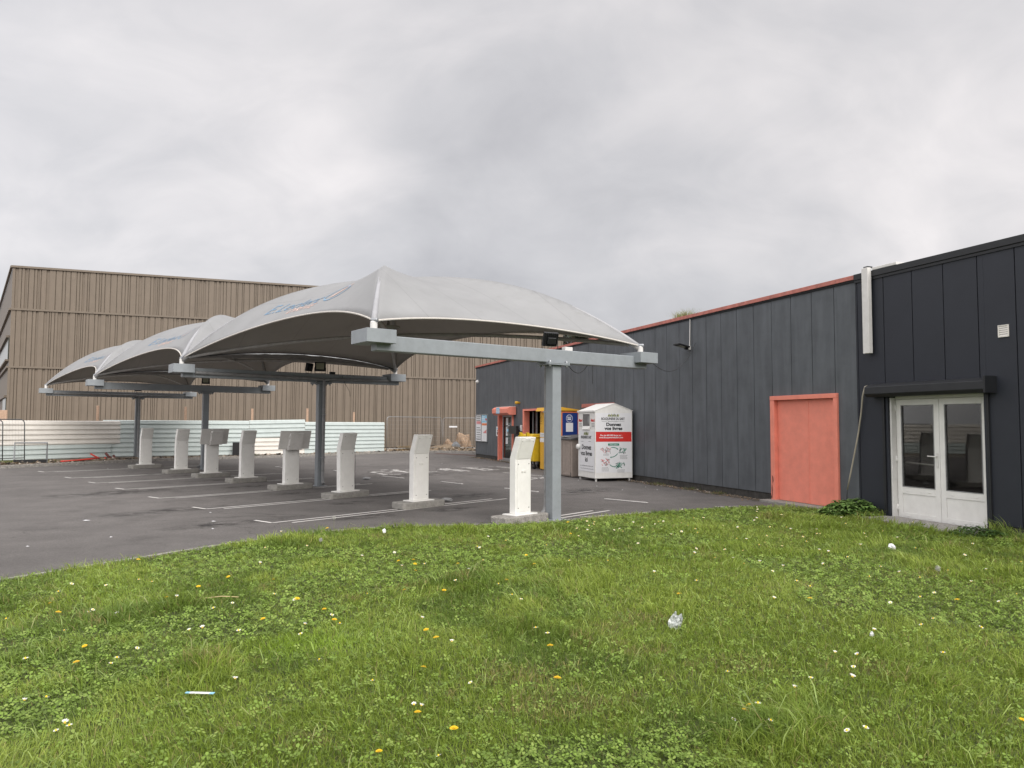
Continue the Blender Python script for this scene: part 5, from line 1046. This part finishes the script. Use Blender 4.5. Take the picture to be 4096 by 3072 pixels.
def wall_dirt():
    mb = MB(); ms = [MATS['rubble brown'], MATS['rubble dark'], mat('dead leaf', (.22, .13, .06), .8, var=.4), MATS['rubble pale']]
    for _ in range(3200):
        s_ = random.uniform(2.4, 24.0); d_ = abs(random.gauss(0, .22))+.0; q = P0+W*s_+NN*d_; s = .006+.016*random.random(); mb.c = random.choice([0, 0, 1, 1, 2, 3]); z_ = .004
        vs = [(q.x+random.gauss(0, s), q.y+random.gauss(0, s), z_+abs(random.gauss(0, s*.6))) for _ in range(4)]; mb.add(vs, [(0, 1, 2), (0, 2, 3), (0, 3, 1), (1, 2, 3)])
    o = mesh_obj('wall_foot_debris', mb.v, mb.f, ms, mb.m); tag(o, 'dirt and dead leaves gathered along the foot of the grey wall', 'debris', kind='stuff')
    n = 60; a = [P0+W*(2.3+22*k/n)+NN*0 for k in range(n+1)]; b = [P0+W*(2.3+22*k/n)+NN*(.22+.22*random.random()) for k in range(n+1)]
    vs = [(*p[:2], .004) for p in a]+[(*p[:2], .003) for p in b]
    struct(mesh_obj('dirt_strip', vs, [(k, k+1, n+2+k, n+1+k) for k in range(n)], mat('trodden dirt', (.062, .052, .042), .95, var=.4, scale=12, dirt=.5, bump=.6)))
wall_dirt()
weeds('weed', 'thin weeds growing along the foot of the black wall', [wl(-.3-.1*k, .1)[:2] for k in range(5)]+[wl(-3.1-.3*k, .08)[:2] for k in range(8)], 900, .17, [(.16, .24, .06), (.12, .2, .04), (.2, .22, .1)], .10, seed=16, wd=.006, z0=.0, kind='stuff')
# ------------------------------------------------------------------ tree behind the warehouse
def tree():
    r = thing('conifer_tree', 'dark tree crown showing over the warehouse roof beside the brown hall', 'tree', (5.7, 62, 0), 0); r.scale = (1.25, 1.25, 1.13)
    MB().tube([(0, 0, 0), (.1, 0, 3), (0, .1, 6), (.1, 0, 8.3)], .35, 10, r1=.05).build('trunk', mat('bark', (.06, .05, .04), .9, var=.3), r, smooth=True)
    n = 26000; rg = np.random.default_rng(5); nb = 60; ba = rg.random(nb)*6.28; bh = 3.2+5.4*rg.random(nb); bl = 3.2*(1-((bh-3.2)/6.2))+.5; c = rg.integers(0, nb, n); t = rg.random(n)**.7
    x = np.cos(ba[c])*bl[c]*t+rg.normal(0, .22, n); y = np.sin(ba[c])*bl[c]*t+rg.normal(0, .22, n); zz = bh[c]+.5*np.sin(t*3)+rg.normal(0, .16, n)
    V = np.zeros((n, 4, 3)); d = rg.normal(0, 1, (n, 3)); d /= np.linalg.norm(d, axis=1)[:, None]; e = rg.normal(0, 1, (n, 3)); e /= np.linalg.norm(e, axis=1)[:, None]; P_ = np.stack([x, y, zz], 1); s = .09*(.6+.8*rg.random((n, 1)))
    V[:, 0] = P_-d*s; V[:, 1] = P_+e*s*.4; V[:, 2] = P_+d*s; V[:, 3] = P_-e*s*.4
    col = np.array([[.030, .040, .022], [.045, .055, .030], [.08, .06, .04]])[rg.integers(0, 3, n)]*(.6+.8*rg.random((n, 1)))
    o = col_mesh('crown', V.reshape(-1, 3), (np.arange(n)*4)[:, None]+np.array([[0, 1, 2, 3]]), np.zeros((0, 3), int), np.repeat(col, 4, 0), leaf, r)
tree()

# ------------------------------------------------------------------ flowers
def daisy_mesh(closed=0.0, n=13):
    mb = MB(); mb.c = 2; mb.tube([(0, 0, 0), (.004, 0, .025), (.0, 0, .055)], .0012, 4); mb.c = 0
    for k in range(n):
        a = 2*math.pi*k/n; a2 = .19; r = .0125; z1 = .056+.006*closed+.001*(k % 2)
        mb.add([(.003*math.cos(a), .003*math.sin(a), .055), (r*.8*math.cos(a-a2), r*.8*math.sin(a-a2), z1), (r*math.cos(a), r*math.sin(a), z1+.001), (r*.8*math.cos(a+a2), r*.8*math.sin(a+a2), z1)], [(0, 1, 2, 3)])
    mb.c = 1; mb.lathe([(.0042, .055), (.004, .0585), (.002, .0605), (0, .061)], n=8); me = mesh_obj('daisy', mb.v, mb.f, [petal, dand, stemg], mb.m); return me
def dandelion():
    r = bpy.data.objects.new('dandelion', None); COL.objects.link(r)
    MB().tube([(0, 0, 0), (.004, 0, .04), (0, .003, .085)], .0018, 5).build('stem', stemg, r)
    mb = MB()
    for ring, (n, R_, z_) in enumerate([(18, .021, .086), (15, .016, .090), (11, .010, .093), (6, .005, .095)]):
        for k in range(n): a = 2*math.pi*k/n+ring*.4; mb.add([(.001*math.cos(a), .001*math.sin(a), z_-.002), (R_*math.cos(a-.13), R_*math.sin(a-.13), z_), (R_*1.05*math.cos(a), R_*1.05*math.sin(a), z_), (R_*math.cos(a+.13), R_*math.sin(a+.13), z_)], [(0, 1, 2, 3)])
    mb.build('flower_head', dand, r); return r
WH = []     # seen positions (x, y) measured on the lawn
S1 = 1024/2212.
def gp(px, py, zz=.05):   # measured from the picture: where a small flower head at height zz stands on the lawn
    d = fw+rt*((px*S1-512)/726.97)-up*((py*S1-384)/726.97); t = (zz-1.70)/d.z; return (d.x*t, d.y*t)
DP = [(129,1294),(190,1328),(192,1332),(144,1374),(286,1415),(248,1437),(233,1450),(92,1528),(126,1590),(155,1584),(134,1588),(441,1374),(518,1378),(504,1482),(643,1300),(652,1360),(655,1381),(733,1372),(700,1440),(806,1494),(960,1647),(905,1348),(975,1406),(1159,1373),(1108,1298),(1125,1302),(1575,1560),(1660,1575),(1843,1594),(1858,1596),(1640,1546),(1862,1420),(1847,1456),(1883,1372),(2020,1345),(2025,1292),(2103,1367),(2165,1310),(1927,1310),(1832,1478),(1802,1424),(1745,1285),(1722,1270),(1665,1240),(1640,1225),(1600,1222),(1570,1195),(1500,1190),(1545,1215),(1490,1206),(1350,1160),(1340,1150),(1325,1148),(1380,1180),(1420,1135),(1250,1150),(1262,1133),(1269,1136),(1255,1131),(1280,1140),(1287,1137),(1272,1144),(900,1540),(895,1532),(1100,1180),(1050,1165),(1030,1190),(780,1210),(870,1232),(850,1200),(920,1225),(1010,1240),(560,1230),(590,1290),(470,1330),(500,1310),(380,1305),(330,1265),(60,1440),(1950,1250),(1990,1265),(2050,1240),(2100,1270),(2130,1235),(2000,1305),(1790,1205),(1830,1215),(1860,1190),(1700,1150),(1650,1165),(1600,1150),(1560,1140),(1500,1150),(1450,1165),(1470,1140),(1520,1128),(1630,1130),(1690,1120),(1740,1180),(1760,1150),(1900,1230),(1880,1260)]
dm = daisy_mesh(); dm2 = daisy_mesh(1.0, 11); proto = [dm, dm2]; first = [True, True]; cnt = 0
extra = []
while len(extra) < 95:
    x, y = random.uniform(-6, 8), random.uniform(4, 15.5)
    cl_ = math.exp(-((x-3.6)/2.2)**2-((y-9.5)/2.6)**2)
    if random.random() > .18+.8*cl_: continue
    if inside(np.array([x]), np.array([y]))[0] and not slab_mask(np.array([x]), np.array([y]))[0] and edge_dist(np.array([x]), np.array([y]))[0] > .15: extra.append((x, y))
for x, y in [gp(*p) for p in DP]+extra:
    if not inside(np.array([x]), np.array([y]))[0]: continue
    k = 0 if random.random() < .7 else 1
    if first[k]: o = proto[k]; first[k] = False
    else: o = proto[k].copy(); COL.objects.link(o)
    d_ = math.hypot(x, y); s = random.uniform(1.05, 1.5)+.02*d_
    o.location = (x, y, .010+.01*random.random()); o.rotation_euler = (random.gauss(-.12, .22), random.gauss(0, .22), random.random()*6.28); o.scale = (s, s, s*random.uniform(.9, 1.35)); tag(o, 'small white daisy growing in the lawn', 'daisy', 'white daisies in the lawn')
YP = [(589,1251),(360,1287),(430,1266),(189,1389),(170,1429),(112,1303),(121,1325),(640,1293),(702,1314),(573,1335),(925,1360),(947,1380),(1190,1398),(1202,1469),(910,1440),(903,1538),(981,1577),(820,1617),(1095,1255),(1137,1197),(1156,1218),(893,1208),(865,1209),(895,1217),(893,1234),(993,1219),(877,1271),(1627,1517),(1602,1533),(2200,1547),(1750,1295),(2072,1297),(1470,1283),(720,1339),(498,1243),(297,1210),(716,1138),(1229,1127),(1232,1150),(958,1275)]
dn = dandelion(); ff = True
for px, py in YP:
    x, y = gp(px, py, .085)
    if not inside(np.array([x]), np.array([y]))[0]: x -= .0; y -= .15
    if ff: r = dn; ff = False
    else: r = dup(dn)
    s = random.uniform(.8, 1.15); r.location = (x, y, .0); r.rotation_euler = (random.gauss(-.1, .15), random.gauss(0, .15), random.random()*6.28); r.scale = (s, s, s); tag(r, 'yellow dandelion flower standing in the lawn', 'dandelion', 'yellow dandelions in the lawn')
def clock(label, px, py, h):
    # head centre seen at px,py with stem height h
    x, y = gp(px, py, h); r = thing('dandelion_clock', label, 'seed head', (x, y, 0))
    MB().tube([(.01, 0, 0), (-.004, 0, h*.5), (0, 0, h)], .002, 5).build('stem', mat('pale stem', (.16, .17, .07), .6), r)
    mb = MB(); rg = random.Random(h)
    for _ in range(150):
        d = Vector((rg.gauss(0, 1), rg.gauss(0, 1), rg.gauss(0, 1))).normalized(); R_ = .026; e = d.orthogonal().normalized(); f_ = d.cross(e)
        mb.tube([d*.004+Vector((0, 0, h)), d*R_+Vector((0, 0, h))], .0004, 3, cap=False)
        for q in range(5): a = q*1.257; g = (e*math.cos(a)+f_*math.sin(a))*.006+d*.002; p = d*R_+Vector((0, 0, h)); mb.add([p, p+g+f_*.0006, p+g-f_*.0006], [(0, 1, 2)])
    mb.build('seed_ball', mat('seed fluff', (.42, .41, .38), .8), r); return r
clock('tall dandelion seed head on the lawn below the white doors', 2026, 1228, .26); clock('dandelion seed head at the lawn edge left of the parking lines', 693, 1166, .11); clock('tall thin dandelion seed head in front of the nearest double line', 722, 1118, .30); clock('small dandelion seed head near the nettle clump', 1840, 1092, .10)
# ------------------------------------------------------------------ litter
def crumpled(name, label, cx_, cy_, w_, h_, m_, seed, cat='litter', tilt=.7, rz=0, z0=.03):
    rg = np.random.default_rng(seed); n = 9; V = []; 
    for j in range(n):
        for i in range(n): u, v = i/(n-1)-.5, j/(n-1); V.append((u*w_*(1-.45*abs(v-.35)), v*h_*math.cos(tilt)+rg.normal(0, .006), v*h_*math.sin(tilt)+.012*math.sin(u*9)+rg.normal(0, .006)))
    o = mesh_obj(name, V, [(j*n+i, j*n+i+1, (j+1)*n+i+1, (j+1)*n+i) for j in range(n-1) for i in range(n-1)], m_); o.location = (cx_, cy_, z0); o.rotation_euler = (0, 0, rz); md = o.modifiers.new('t', 'SOLIDIFY'); md.thickness = .002; return tag(o, label, cat)
bagm = mat('clear crumpled plastic', (.30, .32, .30), .25, var=.5, scale=45, spec=.8)
x, y = gp(1452, 1357, .03); o = crumpled('plastic_bag', 'crumpled clear plastic bag standing in the lawn', x, y, .11, .13, bagm, 1, tilt=1.0, rz=-.5); o.rotation_euler = (0, .45, -.4)
x, y = gp(1927, 1186, .03); rock('paper_tissue', 'crumpled white tissue on the lawn below the white doors', (x, y, .05), (.045, .04, .05), vinyl, 4, 'litter')
x, y = gp(1883, 1377, .03); rock('paper_tissue', 'small torn white scrap on the lawn at right', (x, y, .05), (.014, .012, .03), vinyl, 6, 'litter')
x, y = gp(830, 1150, .05); rock('paper_tissue', 'small white scrap at the lawn edge left of the nearest kiosk', (x, y, .06), (.025, .02, .04), vinyl, 7, 'litter')
wp = thing('food_wrapper', 'flat white and blue food wrapper lying on the lawn', 'litter', (*gp(432, 1498, .06), .062), rad(-3))
MB().box(-.062, .062, -.011, .011, 0, .004).build('white_middle', vinyl, wp); MB().box(-.088, -.0625, -.010, .010, 0, .004).build('blue_end', lblue, wp); MB().box(.0625, .088, -.012, .011, 0, .004).build('blue_end', lblue, wp)
x, y = gp(478, 1291, .06); o = MB().tube([(x-.15, y, .055), (x, y+.01, .07), (x+.15, y+.03, .06)], .005, 6).build('dry_stalk', mat('straw', (.42, .33, .17), .7), None, smooth=True); tag(o, 'dry straw stalk lying on the lawn at left', 'stalk')
def scrap(label, x, y, s, m_=vinyl):
    o = mesh_obj('litter_scrap', [(x-s, y-s*.5, .008), (x+s*.9, y-s*.6, .012), (x+s, y+s*.7, .008), (x-s*.7, y+s*.5, .016)], [(0, 1, 2, 3)], m_); tag(o, label, 'litter', 'litter scraps on the asphalt')
for px, py, s, lb in [(187,1124,.05,'largest white paper scrap on the open asphalt at left'), (462,1126,.035,'white paper scrap left of the nearest double line'), (720,1077,.03,'flat pale scrap between the second and third kiosks')]: scrap(lb, *gp(px, py, .01), s)
for px, py in [(460,1142),(455,1107),(430,1023),(233,1012),(200,992),(160,1000),(290,985),(1340,1000),(1345,1058),(1420,1058),(1500,1010),(955,1001),(1290,1050),(1395,1052),(1250,1037),(330,1010),(240,1160),(60,1180),(1160,1005),(1100,1003)]: scrap('tiny pale scrap on the asphalt', *gp(px, py, .01), .02)
for px, py, lb in [(792, 1034, 'crumpled grey rag on the double line behind the shielded kiosk'), (1120, 1086-9, 'grey twisted scrap on the double line right of the second kiosk')]:
    x, y = gp(px if px != 1120 else 964, py if px != 1120 else 1080, .03); rock('rag', lb, (x, y, .03), (.12, .06, .05), pvc, 9, 'litter')
# birds-eye dark damp patch of tar by the far corner
o = mesh_obj('tar_patch', [(-4.3, 40.6, .006), (-2.2, 38.3, .006), (-1.7, 37.3, .006), (-1.5, 38.1, .006), (-2.4, 39.6, .006), (-4.2, 41.3, .006)], [(0, 1, 2, 3, 4, 5)], mat('reddish repair', (.085, .05, .04), .9, var=.2)); struct(o)
print('grass blades', NG, 'objects', len(bpy.data.objects))
